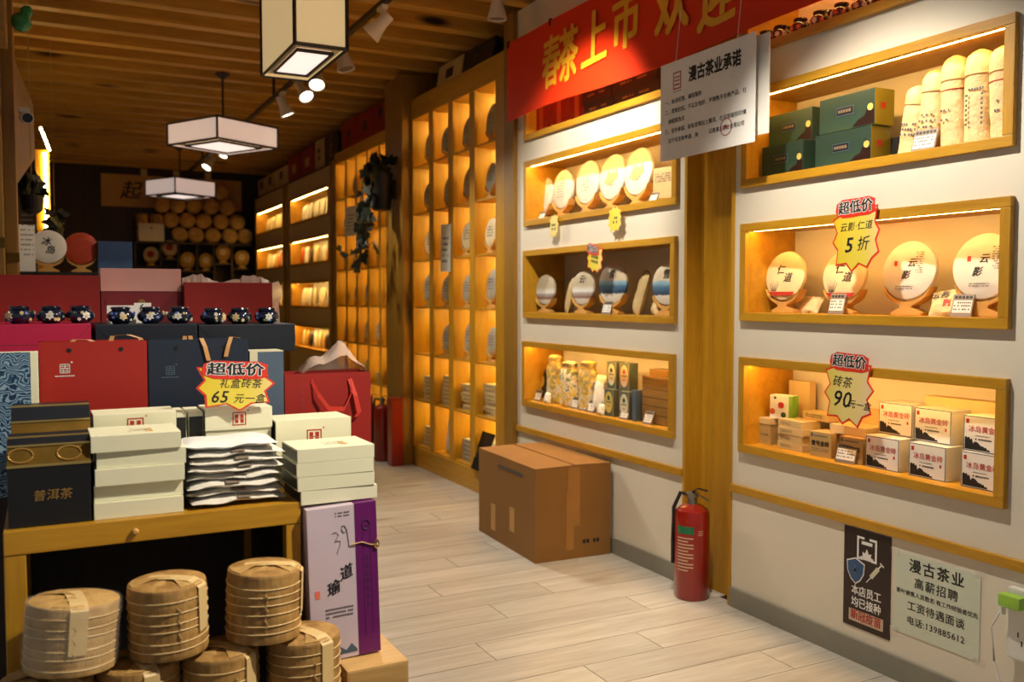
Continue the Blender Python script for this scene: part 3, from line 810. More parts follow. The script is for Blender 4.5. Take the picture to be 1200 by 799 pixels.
# --- lowest niche
zf = zA[0]
Xs = XW - .032
burst('pale starburst price card reading 90元 hung on the mountain-print box niche', (Xs, wy(996, Xs), wz(996, 459, Xs)), (0, R(2), WALL_R), .225, .26,
      [('砖茶', .045, -.03, .03), ('90', .085, -.03, -.034, 0, .012), ('元一盒', .034, .055, -.045)], hz=.108, hs=.058, fill='burst_peach', seed=2, n=10)
def brand_box(px, X, z, label, rz=0, w=.148, h=.118, d=.10):
    o = simple_box('tea_box', label, 'box', (X, wy(px, X), z), w, d, h, 'white_plastic', WALL_R + R(rz), 'white mountain-print tea boxes')
    link('front_print', box(-w / 2 + .004, w / 2 - .004, -.0006, 0, .004, h - .004), 'paper', o)
    link('border_print', boxes([(-w / 2 + .001, -w / 2 + .004, -.0005, 0, .001, h - .001), (w / 2 - .004, w / 2 - .001, -.0005, 0, .001, h - .001), (-w / 2 + .004, w / 2 - .004, -.0005, 0, .001, .004), (-w / 2 + .004, w / 2 - .004, -.0005, 0, h - .004, h - .001)]), 'slate_card', o)
    text('冰岛黄金砖', .0235, 'ink_red', o, .004, -.0012, h * .62, bold=.01, space=1.0)
    rr = random.Random(5); top = []
    n = 18
    for k in range(n + 1):
        u = k / n
        top.append((-w / 2 + .006 + u * w * .62, .006 + h * .30 * (1 - u) ** .8 * (.75 + .5 * rr.random()) + .004 * (k % 2)))
    link('mountain_print', prism([(-w / 2 + .006, .006)] + top + [(w * .14, .006)], -.0011, -.0006), 'ink', o)
    link('seal', box(-w / 2 + .010, -w / 2 + .021, -.0011, -.0006, h * .78, h * .9), 'ink_red', o)
    link('seal', box(w / 2 - .024, w / 2 - .017, -.0011, -.0006, h * .38, h * .47), 'ink_red', o)
    link('print', lines_mesh(-.03, .02, [h * .44], .003, -.0012, 0, 1), 'ink_grey', o)
    link('print', lines_mesh(-.03, .035, [h * .33], .005, -.0012, .1, 2), 'ink', o)
    return o
BL = 'white tea box with a mountain print, '
brand_box(1037, 2.70, zf, BL + 'end of the bottom row beside the slanted tag')
brand_box(1090.5, 2.70, zf, BL + 'middle of the bottom row')
brand_box(1155, 2.70, zf, BL + 'bottom row, cut off by the frame')
brand_box(1052, 2.775, zf + .1195, BL + 'top row, deepest and beside the price burst')
brand_box(1096, 2.745, zf + .1195, BL + 'top row, middle and leaning slightly')
brand_box(1157, 2.71, zf + .1195, BL + 'top row, cut off by the frame')
# brick tea boxes at the far end
sb = simple_box('tea_box', 'cream tea box with a lid, against the end of the lowest niche', 'box', (2.735, wy(892, 2.735), zf), .135, .12, .085, 'brick_box_dark')
link('lid', box(-.07, .07, -.003, .123, .085, .112, .002), 'brick_box', sb)
link('print', lines_mesh(-.05, .0, [.036], .018, -.001, 0, 1), 'ink_grey', sb); link('print', lines_mesh(.01, .055, [.038], .006, -.001, .1, 3), 'ink_grey', sb)
for k in range(4):
    b = simple_box('tea_brick_box', ['cream tea brick box at the bottom of the stack of four', 'cream tea brick box, second from the bottom of the stack of four', 'cream tea brick box, third from the bottom of the stack of four', 'cream tea brick box on top of the stack of four'][k], 'box', (2.715 + .004 * (k % 2), wy(928 - 1.5 * (k % 2), 2.715), zf + .0305 * k), .145, .10, .030, 'brick_box', WALL_R - R(2 + 3 * (k % 2)), 'cream tea brick boxes stacked in the lowest niche')
    link('print', lines_mesh(-.055, .01, [.010, .016], .003, -.0006, .2, k), 'ink_grey', b)
    link('print', lines_mesh(-.03, .05, [.05], .008, 0, .1, k), 'ink_grey', b, (0, .0, .0305), (-PI / 2, 0, 0)) if k == 3 else None
for px, lab in ((964, 'tan square box lettered in brown beside the stack of four'), (1000, 'tan square box lettered in brown behind the slanted tag')):
    b = simple_box('tea_box', lab, 'box', (2.70, wy(px, 2.70), zf), .105, .09, .098, 'brick_box_dark', WALL_R + R(3))
    text('壹号金砖', .022, 'ink', b, 0, -.001, .052, bold=.03)
    link('print', lines_mesh(-.03, .035, [.08], .006, -.001, 0, 7), 'ink_grey', b)
    link('print', lines_mesh(-.04, .04, [.022, .03], .003, -.001, .2, 8), 'ink_grey', b)
    link('seal', box(-.046, -.036, -.001, 0, .078, .092), 'ink_grey', b)
b = simple_box('tea_brick_box', 'wide cream box lying behind the price burst, on the tan boxes', 'box', (2.73, wy(995, 2.73), zf + .0985), .17, .13, .035, 'brick_box')
b = simple_box('tea_brick_box', 'cream printed box lying above the stack of four', 'box', (2.80, wy(957, 2.80), zf + .124), .16, .09, .03, 'brick_box', WALL_R - R(8))
link('print', lines_mesh(-.06, .05, [.01, .018], .005, -.0006, .1, 4), 'ink_grey', b)
b = simple_box('tea_box', 'white box with red flowers and a green side at the end of the lowest niche', 'box', (2.76, wy(917, 2.76), zf + .1135), .105, .05, .10, 'paper', WALL_R + R(16))
link('green_side', box(.0525, .0535, 0, .05, 0, .10), 'box_green', b); link('green_flap', box(.036, .0525, -.0006, 0, 0, .10), 'box_green', b)
for (u, v, rr, m) in ((.0, .058, .014, 'ink_red'), (-.04, .03, .013, 'packet_orange'), (.012, .018, .012, 'flower_green'), (-.028, .088, .006, 'flower_green')):
    link('flower_print', prism([(u + rr * math.cos(k * PI / 4) * (1 + .2 * (k % 2)), v + rr * math.sin(k * PI / 4)) for k in range(8)], -.001, -.0004), m, b)
# deeper boxes that fill the back of the niche
for px, zz, w, h, lab in ((1010, 0, .22, .19, 'plain cream carton at the back of the lowest niche behind the burst'), (1130, 0, .30, .27, 'plain cream carton at the back of the lowest niche behind the top row')):
    simple_box('tea_carton', lab, 'box', (2.845, wy(px, 2.845), zf), w, .05, h, 'brick_box')
b = simple_box('tea_brick_box', 'cream tea brick box standing on edge against the back behind the flower box', 'box', (2.86, wy(938, 2.86), zf), .12, .035, .27, 'brick_box')
price_tag('slanted price tag standing before the tan square box', (2.68, wy(993, 2.68), zf), WALL_R + R(6), .088, .075, None, R(18))
# --- top niche: green boxes and paper sacks
zf = zA[2]
def green_box(px, X, z, label, w, rz=0, side=True):
    h, d = .132, .10
    o = simple_box('tea_box', label, 'box', (X, wy(px, X), z), w, d, h, 'green_landscape', WALL_R + R(rz), 'green landscape tea boxes')
    link('title_plate', box(-.048, .034, -.0008, 0, h * .42, h * .66), 'slate_card', o)
    link('title_ground', box(-.046, .032, -.0012, -.0008, h * .44, h * .64), 'black', o)
    link('print', lines_mesh(-.038, .024, [h * .5], .011, -.0016, 0, 3), 'tag_grey', o)
    link('ridge_print', prism([(.03, .004), (.06, .030), (.085, .036), (w / 2 - .03, .075), (w / 2 - .024, .09), (w / 2 - .016, .08), (w / 2 - .002, .05), (w / 2 - .002, .004)], -.0008, 0), 'poster_black', o)
    link('seal_disc', lathe([(.013, -.0006), (.013, .0006)], 20), 'oval_yellow', o, (w / 2 - .02, -.0010, h * .5), (PI / 2, 0, 0))
    if side:
        link('side_print', box(w / 2, w / 2 + .0008, 0, d, 0, h), 'green_box_side', o)
        link('side_seal', box(w / 2 + .0008, w / 2 + .0016, .03, .055, h * .45, h * .62), 'ink_red', o)
    return o
GL = 'green landscape tea box, '
Xg = 2.705
green_box(914, Xg, zf, GL + 'lower one at the end of the niche', .24, -2, False)
green_box(984, Xg, zf, GL + 'lower one with the gold side beside the sacks', .27)
green_box(923, Xg + .045, zf + .1335, GL + 'upper one at the end of the niche', .245, -1, False)
green_box(988, Xg, zf + .1335, GL + 'upper one with the gold side beside the sacks', .265)
simple_box('tea_box', 'small black box tucked between the green boxes and the sacks', 'box', (2.80, wy(1052, 2.80), zf), .09, .05, .09, 'black')
def sack(px, X, pt, w, label, seed, lean=0):
    z1 = wz(px, pt, X); h = min(z1 - zf, .325); r = w / 2
    prof = [(r * .75, 0), (r * .98, h * .02), (r, h * .1), (r * .93, h * .2), (r * 1.0, h * .3), (r * .97, h * .5), (r * 1.0, h * .66), (r * .965, h * .735), (r * 1.0, h * .78), (r * .97, h * .88), (r * .84, h * .94), (r * .6, h * .975), (r * .2, h)]
    o = link('paper_sack', lathe(prof, 26, 1, .8, .045, seed), 'sack', None, (X, wy(px, X), zf), (0, lean, WALL_R + R(10)), True)
    setp(o, label, 'paper sack', 'cream paper tea sacks in the top niche')
    link('tie', tube([(r * 1.0 * math.cos(a), r * .82 * math.sin(a), h * .735) for a in [2 * PI * k / 24 for k in range(24)]], .0025, 6, True), 'twine', o)
    return o, r, h
SK = [(1062, 2.77, 103, .086, 'shortest cream paper sack, leaning beside the green boxes', 1, R(8)), (1086, 2.76, 84, .090, 'cream paper sack with a black print, behind the slanted tag', 2, R(4)), (1114, 2.75, 67, .090, 'cream paper sack with a red tie line and a round seal', 3, 0), (1143, 2.74, 60, .096, 'widest cream paper sack with vertical lettering', 4, 0), (1173, 2.735, 55, .088, 'cream paper sack at the end, cut off by the frame', 5, R(-2))]
for k, a in enumerate(SK):
    o, r, h = sack(*a[:5], a[5], a[6])
    if k in (2, 4): link('red_line', tube([(r * 1.005 * math.cos(q), r * .82 * math.sin(q), h * .63) for q in [PI + PI * j / 14 for j in range(15)]], .002, 6), 'ink_red', o)
    if k in (0, 1): link('print', lines_mesh(-.03, .03, [h * .3, h * .37, h * .44], .008, -r * .86, .4, k), 'ink_grey', o)
    if k == 3:
        for j in range(2): link('print', lines_mesh(-.028 + .05 * j, -.018 + .05 * j, [h * (.2 + .05 * q) for q in range(7)], .008, -r * .88, 0, j), 'ink_grey', o)
        link('print', lines_mesh(-.02, .03, [h * .56], .008, -r * .86, .2, 6), 'ink_grey', o)
    if k in (2, 4): link('print', lines_mesh(-.03, .0, [h * .3, h * .4], .008, -r * .86, .3, k), 'ink_grey', o)
price_tag('slanted price tag standing before the paper sacks', (2.69, wy(1077, 2.69), zf), WALL_R + R(8), .085, .085, None, R(20))
# --- jars on the highest shelf
def jar_prof(r, k=1.0): return [(a, b * k) for a, b in _jar_prof(r)]
def _jar_prof(r): return [(r * .55, 0), (r * .62, .006), (r * .88, r * .35), (r, r * .72), (r * .95, r * 1.0), (r * .72, r * 1.28), (r * .62, r * 1.36), (r * .66, r * 1.42), (r * .66, r * 1.5), (r * .58, r * 1.53)]
def lid_prof(r, k=1.0): return [(a, b * k) for a, b in _lid_prof(r)]
def _lid_prof(r): return [(r * .70, r * 1.5), (r * .74, r * 1.54), (r * .70, r * 1.68), (r * .3, r * 1.74)]
def jar(label, loc, r, mat, group, rotz=0, kind='porcelain_jar', flowers=(), seed=0, k=1.0):
    o = link(kind, lathe(jar_prof(r, k), 28), mat, None, loc, (0, 0, rotz), True); setp(o, label, 'jar', group)
    link('lid', lathe(lid_prof(r, k), 24), mat, o, (0, 0, 0), (0, 0, 0), True)
    for (ang, zz, fr, m) in flowers:
        rr = r * (.99 if zz > r * .55 * k else .93)
        for_w = [(fr * math.cos(q * PI / 6) * (1 if q % 2 else .62), fr * math.sin(q * PI / 6) * (1 if q % 2 else .62)) for q in range(12)]
        f = link('flower', prism(for_w, -.0012, .004), m, o, (rr * math.sin(ang), -rr * math.cos(ang), zz), (0, 0, ang))
        link('flower_heart', lathe([(fr * .28, -.0006), (fr * .28, .0006)], 10), 'flower_cream', f, (0, -.0016, 0), (PI / 2, 0, 0))
    return o
zf = zA[3]
rj = random.Random(3)
for k, px in enumerate((898, 915, 938, 961, 986, 1009, 1034)):
    jar('small brown patterned lidded jar standing in the top niche beside the banner', (2.71, wy(px, 2.71, 30), zf), .038, 'porcelain_brown', 'brown lidded jars on the highest shelf', rj.uniform(-.4, .4) + WALL_R, 'lidded_jar', [(a, .026, .012, rj.choice(['flower_cream', 'cake_red', 'flower_white'])) for a in (-.7, .1, .9)])
for k, px in enumerate((917, 968)):
    jar('larger brown jar standing behind the row of small jars', (2.82, wy(px, 2.82, 30), zf), .058, 'porcelain_brown', 'larger brown jars behind', 0, 'lidded_jar', [])

# ================================================================ things in the middle panel's niches
zf = zB[2]
X = 2.79
for i, (px, r) in enumerate(((638, .110), (660, .118), (689, .125), (718, .125), (748, .125))):
    c = cake_on_stand(['white tea cake, at the dark end of the bright row of large cakes', 'white tea cake, second of the bright row, above the pale starburst', 'white tea cake, middle of the bright row of large cakes', 'white tea cake with a brown sketch, above the yellow starburst', 'white tea cake with a brown sketch, next to the small printed box'][i],
                      ['wooden stand under the cake at the dark end of the bright row', 'wooden stand under the second cake of the bright row', 'wooden stand under the middle cake of the bright row', 'wooden stand under the sketched cake above the yellow starburst', 'wooden stand under the sketched cake beside the small beige box'][i], X, wy(px, X), zf, r, 'cake_white', WALL_R, (), None, None, R(5))
    link('print', lines_mesh(-.04, .04, [-.05 + .016 * k for k in range(6)], .006, -.0178, .35, i), 'ink_grey', c)
    if i > 2: link('sketch', prism([(-.06, -.03), (-.02, .03), (.03, .01), (.06, .04), (.07, -.01), (.0, -.05)], -.0182, -.0172), 'pouch_beige', c)
b = simple_box('tea_box', 'small beige printed box at the end of the bright cake row', 'box', (2.74, wy(776, 2.74), zf), .13, .05, .17, 'pouch_beige', WALL_R + R(12))
link('print', lines_mesh(-.05, .05, [.10 + .012 * k for k in range(4)], .007, -.0008, .3, 2), 'ink_grey', b)
for px, lab in ((634, 'slanted price tag at the dark end of the bright cake row'), (764, 'slanted price tag before the small beige box in the bright row')):
    price_tag(lab, (2.69, wy(px, 2.69), zf), WALL_R + R(10), .055, .05, None)
Xs = XW - .035
burst('small pale green starburst hung under the bright cake row', (Xs, wy(649, Xs), wz(649, 265, Xs)), (0, 0, WALL_R), .105, .14, [], head=False, n=10, fill='burst_peach', edge='burst_yellow', depth=.24)
burst('small yellow starburst hung under the sketched cakes', (Xs, wy(720, Xs), wz(720, 257, Xs)), (0, 0, WALL_R), .125, .135, [], head=False, n=11, fill='burst_yellow', edge='burst_peach', depth=.24, seed=4)
burst('bent yellow starburst hung on the unlit niche', (Xs, wy(697, Xs), wz(697, 303, Xs)), (0, R(10), WALL_R - R(6)), .19, .15, [], n=10, fill='burst_yellow', seed=6, hz=.045, hs=.05, hx=-.03)
# unlit niche
zf = zB[1]
X = 2.73
for i, (px, r, m) in enumerate(((640, .093, 'cake_lake'), (684, .097, 'cake_lake'), (719, .112, 'cake_mountain'), (783, .105, 'cake_mountain'))):
    c = cake_on_stand(['tea cake with a pale lake print at the end of the unlit niche', 'tea cake with a pale lake print under the bent starburst', 'tea cake with a blue mountain print beside the leaning pouch', 'tea cake with a blue mountain print cut off by the frame'][i],
                      ['wooden stand under the lake cake at the end of the unlit niche', 'wooden stand under the lake cake below the bent starburst', 'wooden stand under the blue mountain cake beside the leaning pouch', 'wooden stand under the blue mountain cake against the frame'][i],
                      X, wy(px, X), zf, r, m, WALL_R + R(8), [('云雪'[(i // 2) % 2], .05, 0, .045, 'ink')] if i else [], None, None, R(4))
    link('print', lines_mesh(.03, .037, [.03 + .008 * k for k in range(4)], .005, -.0178, 0, i), 'ink', c)
for px, w, h, t, tilt, lab, sd in ((664, .11, .22, .04, 12, 'leaning beige pouch between the two lake cakes', 2), (745, .13, .24, .05, 14, 'leaning beige pouch beside the blue mountain cake', 3), (767, .15, .15, .06, 30, 'crumpled beige pouch slumped at the end of the unlit niche', 6)):
    o = link('tea_pouch', pillow(w, h, t, seed=sd, jit=.004), 'pouch_beige', None, (2.74, wy(px, 2.74), zf), (-R(tilt), R(8), WALL_R - R(25)), True); setp(o, lab, 'pouch')
price_tag('slanted price tag before the blue mountain cake', (2.68, wy(710, 2.68), zf), WALL_R + R(20), .06, .075, None)
# lowest niche of the middle panel
zf = zB[0]
def floral_bag(px, X, h, w, mat, lab, seed):
    r = w / 2
    prof = [(r * .8, 0), (r, h * .04), (r * 1.0, h * .3), (r * .97, h * .5), (r * 1.02, h * .68), (r * .86, h * .8), (r * .66, h * .86), (r * .78, h * .91), (r * .82, h * .96), (r * .5, h)]
    o = link('floral_bag', lathe(prof, 22, 1, .62, .07, seed), mat, None, (X, wy(px, X), zf), (0, 0, WALL_R + R(12)), True); setp(o, lab, 'bag')
    link('tie', tube([(r * .67 * math.cos(a), r * .43 * math.sin(a), h * .86) for a in [2 * PI * k / 16 for k in range(16)]], .004, 6, True), 'twine', o)
    return o
floral_bag(651, 2.74, .29, .13, 'floral_bag', 'grey and yellow floral cloth bag beside the small dark pouch', 1)
floral_bag(668, 2.73, .265, .14, 'floral_yellow', 'yellow floral cloth bag in the middle of the bag row', 2)
floral_bag(690, 2.73, .28, .14, 'floral_bag', 'grey floral cloth bag beside the oval-label boxes', 3)
o = link('tea_pouch', pillow(.09, .20, .05, seed=8), 'packet_dark', None, (2.78, wy(637, 2.78), zf), (-R(8), 0, WALL_R + R(10)), True); setp(o, 'dark brown pouch with a gold oval label at the end of the bag niche', 'pouch')
link('oval_label', lathe([(.022, -.0008), (.022, .0008)], 20, 1, 1.6), 'oval_yellow', o, (0, -.0265, .11), (PI / 2, 0, 0))
o = link('tea_pouch', pillow(.10, .21, .05, seed=9), 'packet', None, (2.715, wy(702, 2.715), zf), (-R(10), 0, WALL_R + R(12)), True); setp(o, 'pale grey pouch with a brown clip against the oval-label boxes', 'pouch')
link('clip', box(-.055, .055, -.02, .02, .135, .165, .004), 'tag_grey', o)
def oval_box(px, X, z, lab, om, w=.082, h=.145):
    b = simple_box('tea_box', lab, 'box', (X, wy(px, X), z), w, .06, h, 'teal_box', WALL_R + R(4), 'grey-green boxes with oval labels')
    link('border_print', boxes([(-w / 2 + .002, -w / 2 + .004, -.0006, 0, .002, h - .002), (w / 2 - .004, w / 2 - .002, -.0006, 0, .002, h - .002)]), 'kraft_light', b)
    ov = link('oval_label', lathe([(.033, -.0005), (.033, .0005)], 28, 1, 1.75), om, b, (0, -.0008, h * .52), (PI / 2, 0, 0))
    link('print', lines_mesh(-.022, .022, [h * .5], .008, -.0016, 0, 2), 'ink_grey', b)
    link('flower_print', prism([(.012 * math.cos(k * PI / 3), h * .68 + .014 * math.sin(k * PI / 3)) for k in range(6)], -.0016, -.0012), 'ink_red' if om == 'oval_pink' else 'flower_green', b)
    link('print', lines_mesh(-.010, .010, [h * .36], .006, -.0016, 0, 4), 'ink_red', b)
OL = 'grey-green tea box with an oval label, '
oval_box(714, 2.69, zf, OL + 'yellow label, below', 'oval_yellow'); oval_box(732, 2.69, zf, OL + 'half hidden by a price tag', 'oval_cream')
oval_box(717, 2.715, zf + .1465, OL + 'pale label, above', 'oval_cream'); oval_box(732, 2.715, zf + .1465, OL + 'pinkish label, above', 'oval_pink')
b = simple_box('tea_box', 'thin grey box standing edge-on beside the bamboo box', 'box', (2.69, wy(743.5, 2.69), zf), .03, .06, .16, 'slate_card')
bb = empty('bamboo_box', 'bamboo tea chest with a stepped lid at the end of the bag niche', 'box', (2.715, wy(770.5, 2.715), zf), WALL_R)
for k in range(5): link('front_slat', box(-.125, .125, 0, .012, .004 + k * .043, .044 + k * .043, .002), 'bamboo_x', bb)
link('body', box(-.125, .125, .012, .12, 0, .215), 'wood_print', bb)
link('lid', box(-.128, .128, .002, .125, .217, .238, .003), 'bamboo_x', bb)
link('lid_step', prism([(-.12, .238), (.12, .238), (.12, .272), (-.12, .272)], .04, .12, .002), 'bamboo_x', bb)
for px, lab, g in ((629, 'before the dark brown pouch', 2.69), (673, 'before the yellow floral bag', 2.69), (683, 'overlapping its twin before the grey floral bag', 2.685), (692, 'grey-bordered, before the pale grey pouch', 2.682), (731, 'before the oval-label boxes', 2.678), (759, 'before the bamboo chest', 2.68)):
    price_tag('slanted price tag ' + lab, (g, wy(px, g), zf), WALL_R + R(8), .062, .07, None)
o = link('tea_pouch', pillow(.07, .07, .04, seed=4), 'packet', None, (2.69, wy(641, 2.69), zf), (-R(20), 0, WALL_R), True); setp(o, 'small pale pouch slumped beside the grey and yellow floral bag', 'pouch')
o = link('tea_pouch', pillow(.06, .06, .035, seed=14), 'packet', None, (2.675, wy(704, 2.675), zf), (-R(20), 0, WALL_R), True); setp(o, 'small silvery pouch at the foot of the oval-label boxes', 'pouch')
# top niche of the middle panel, below the banner
zf = zB[3]
for k, (px, w, h, m, lab) in enumerate(((701, .29, .075, 'packet_dark', 'lower dark brown box with gold lettering, half behind the banner'), (745, .40, .075, 'packet_dark', 'lower dark brown box with gold lettering, next to the white notice'))):
    for q in range(2):
        b = simple_box('tea_box', lab if q == 0 else lab.replace('lower', 'upper'), 'box', (2.70, wy(px, 2.70, 110) + (.02 if q else 0), zf + q * .076), w, .18, h, m)
        link('print', lines_mesh(-w * .3, -.02, [h * .45], .012, -.0008, .1, k), 'ink_gold', b); link('print', lines_mesh(.03, w * .3, [h * .45], .012, -.0008, .1, k + 4), 'ink_gold', b)
for px, lab, m in ((634, 'red upright tea packet at the end of the banner niche', 'red_card_deep'), (655, 'red upright tea packet in the middle of the banner niche', 'red_card'), (676, 'red upright tea packet beside the dark boxes in the banner niche', 'red_card_deep')):
    b = simple_box('tea_packet', lab, 'packet', (2.72, wy(px, 2.72, 140), zf), .14, .06, .23, m, WALL_R + R(6)); link('label_strip', box(-.02, .02, -.0008, 0, .03, .17), 'packet_orange', b)
# ================================================================ contents of the lattice shelves
rc = random.Random(11)
CM = ['cake_grey', 'cake_cream', 'cake_grey', 'cake_gold', 'cake_white']
def copy_thing(o, loc, rotz=None, mat=None):
    c = o.copy(); COL.objects.link(c); c.location = loc
    if rotz is not None: c.rotation_euler = (o.rotation_euler[0], o.rotation_euler[1], rotz)
    if mat:
        c.data = o.data.copy(); c.data.materials[0] = MATS[mat]
    for ch in o.children:
        d = ch.copy(); COL.objects.link(d); d.parent = c
    return c
protoC = {}
ROWW = ['bottom row', 'second row up', 'third row up', 'fourth row up', 'fifth row up', 'sixth row up', 'top row']
def where(i, j, shelf):
    if 'tall' in shelf: c = ['cubby by the banner post', 'second cubby from the banner post', 'second cubby from the ivy post', 'cubby by the ivy post'][i]
    else: c = ['cubby by the ivy post', 'second cubby from the ivy post', 'middle cubby', 'second cubby from the far panel', 'cubby by the far panel'][i]
    return f'{ROWW[j]} of the {shelf.replace("lattice ", "")}, {c}'
CW = {'cake_grey': 'grey', 'cake_cream': 'cream', 'cake_gold': 'golden', 'cake_white': 'white'}
def cubby_cake(i, j, y, z, shelf, r, mat, group):
    X = XW + .066 + rc.uniform(-.006, .012)
    rz = WALL_R + R(rc.uniform(-6, 10))
    key = (r, mat)
    if key not in protoC:
        s = cake_stand('', (X, y, z), r, rz); c = tea_cake('', (X, y, z + .48 * r + r + .001), r, mat, rz, R(6), seg=24)
        link('print', lines_mesh(-r * .5, r * .5, [r * q for q in (-.3, -.1, .1, .3)], r * .09, -.0178, .3, len(protoC)), 'ink_grey', c)
        protoC[key] = (c, s)
    else:
        c0, s0 = protoC[key]
        c = copy_thing(c0, (X, y, z + .48 * r + r + .001), rz); s = copy_thing(s0, (X, y, z), rz)
    setp(c, CW[mat] + ' tea cake, ' + where(i, j, shelf), 'tea cake', group)
    setp(s, 'cake stand, ' + where(i, j, shelf), 'stand', 'stands: ' + group)
protoB = {}
def brick_stack(i, j, y, z, n, w, h, shelf, mat, X=None):
    X = X if X else XW + .05
    for k in range(n):
        key = (w, h, mat)
        loc = (X + rc.uniform(0, .008), y + rc.uniform(-.008, .008), z + k * (h + .0006)); rz = WALL_R + R(rc.uniform(-3, 3))
        if key not in protoB:
            o = simple_box('tea_brick_box', '', 'box', loc, w, .15, h, mat, rz)
            link('print', lines_mesh(-w * .3, w * .3, [h * .4], h * .25, -.0008, .2, 3), 'ink_grey', o); protoB[key] = o
        else: o = copy_thing(protoB[key], loc, rz)
        setp(o, 'tea brick box, ' + where(i, j, shelf), 'box', 'brick boxes: ' + where(i, j, shelf))
SC_, SD_ = 'tall-cubby lattice shelf', 'narrow-cubby lattice shelf'
for (i, j, y, z, c0, c1) in cellsC:
    if j >= 2:
        if (i, j) == (3, 2): continue
        cubby_cake(i, j, y + .012, z, SC_, .098 if (i + j) % 3 else .108, CM[(i * 3 + j) % 3], 'cakes in the tall-cubby lattice shelf')
    elif (i, j) != (2, 0):
        brick_stack(i, j, y + .03, z, rc.choice((5, 6, 7)), .20, .031, SC_, rc.choice(('brick_box', 'cake_grey', 'packet')))
for (i, j, y, z, c0, c1) in cellsD:
    if j >= 2: cubby_cake(i, j, y + .02, z, SD_, .092, CM[(i + j * 2) % 5] if j > 4 else rc.choice(('cake_white', 'cake_cream')), 'cakes in the narrow-cubby lattice shelf')
    else: brick_stack(i, j, y + .02, z, rc.choice((3, 5, 6)), .18, .033, SD_, rc.choice(('brick_box', 'cake_grey')))
# loose papers and an open magazine on the lattice shelves
def sheet(label, px0, px1, py0, py1, X, mat='paper', rows=5, cat='paper'):
    a, b = at_x(px0, py0, X), at_x(px1, py1, X)
    w, h = a.y - b.y, a.z - b.z
    o = link('paper_sheet', box(-w / 2, w / 2, -.0006, .0006, 0, h), mat, None, (X, (a.y + b.y) / 2, b.z), (0, R(2), WALL_R)); setp(o, label, cat)
    link('print', lines_mesh(-w * .35, w * .35, [h * (.2 + .6 * k / rows) for k in range(rows)], h * .05, -.001, .3, rows), 'ink_grey', o)
    return o
sheet('white sheet taped to the narrow-cubby lattice shelf', 404, 417, 244, 275, XW - .014)
sheet('grey sheet hanging from a stile of the tall-cubby lattice shelf', 516, 528, 264, 318, XW - .014, 'packet')
o = link('tea_pouch', pillow(.12, .30, .06, seed=21), 'packet', None, (XW + .07, wy(527, XW + .07), ZC[0]), (-R(6), 0, WALL_R), True); setp(o, 'white paper bag standing in the lowest cubby row of the tall lattice shelf', 'bag')
mg = link('magazine', box(-.1, .1, 0, .012, 0, .27, .003), 'paper', None, (XW - .10, 5.30, .18), (-R(38), 0, WALL_R + R(8))); setp(mg, 'magazine with a dark edge leaning out of the lattice shelf behind the carton', 'magazine')
link('cover', box(-.1, .1, -.0012, 0, 0, .27), 'black', mg); mg.location = (XW - .035, 5.62, ZC[0] + .0005); mg.rotation_euler = (-R(20), 0, WALL_R)

# ================================================================ far niches: rows of packets
rp = random.Random(5)
pk = {}
PMAT = ['cake_white', 'cake_cream', 'packet', 'packet_orange', 'packet_dark', 'sack', 'cake_gold']
for bi, (bay, bl) in enumerate(((farE, 'by the narrow-cubby shelf'), (farF, 'by the back wall'))):
    for ri, (y0, y1, zf, h) in enumerate(bay):
        n = 9 if bi == 0 else 8
        rowname = ['lowest', 'second lowest', 'second highest', 'highest'][ri]
        for k in range(n):
            y = y0 + .13 + (y1 - y0 - .26) * k / (n - 1)
            m = {0: ['sack', 'cake_gold', 'packet_dark', 'packet'], 1: ['cake_white', 'cake_cream'], 2: PMAT, 3: ['cake_white', 'cake_cream', 'sack']}[ri]
            m = m[(k * 3 + bi) % len(m)]
            hh = .21 if ri else .19
            if m not in pk: pk[m] = pillow(.12, hh, .04, 8, 8, seed=len(pk), jit=.002)
            o = link('tea_packet', pk[m], m, None, (XW + .10 + rp.uniform(-.01, .02), y, zf), (-R(rp.uniform(4, 10)), 0, WALL_R + R(rp.uniform(-8, 6))), True)
            setp(o, f'{ {"cake_white": "white", "cake_cream": "cream", "packet": "pale grey", "packet_orange": "orange", "packet_dark": "dark", "sack": "tan", "cake_gold": "golden"}[m] } tea packet in the {rowname} niche of the panel {bl}', 'packet', f'packets in the {rowname} niche {bl}')

# ================================================================ stock stored on top of the shelf bays
def stock(px0, px1, pt, X, zb, m, label, d=.22, name='stored_carton', rz=0):
    y1, y0 = wy(px0, X, pt), wy(px1, X, pt)
    z1 = wz((px0 + px1) / 2, pt, X)
    return simple_box(name, label, 'box', (X, (y0 + y1) / 2, zb), y1 - y0 - .004, d, min(z1, CEIL - .01) - zb, m, WALL_R + R(rz))
Xk = 2.70
s = stock(438, 463, 118, Xk, 2.8005, 'red_card_deep', 'red carton with dark emblems, nearest the ivy post on the shelf top')
link('emblem', lathe([(.05, -.001), (.05, .001)], 20), 'navy_deep', s, (-.1, -.001, .2), (PI / 2, 0, 0)); link('emblem', lathe([(.05, -.001), (.05, .001)], 20), 'navy_deep', s, (.12, -.001, .16), (PI / 2, 0, 0))
s = stock(418, 437.5, 130, Xk, 2.8005, 'red_card_deep', 'red carton in the middle of the row above the narrow-cubby shelf'); link('emblem', lathe([(.05, -.001), (.05, .001)], 20), 'navy_deep', s, (0, -.001, .15), (PI / 2, 0, 0))
s = stock(400, 417.5, 140, Xk, 2.8005, 'red_card_deep', 'red carton beside the black box above the narrow-cubby shelf'); link('emblem', lathe([(.04, -.001), (.04, .001)], 20), 'navy_deep', s, (0, -.001, .15), (PI / 2, 0, 0))
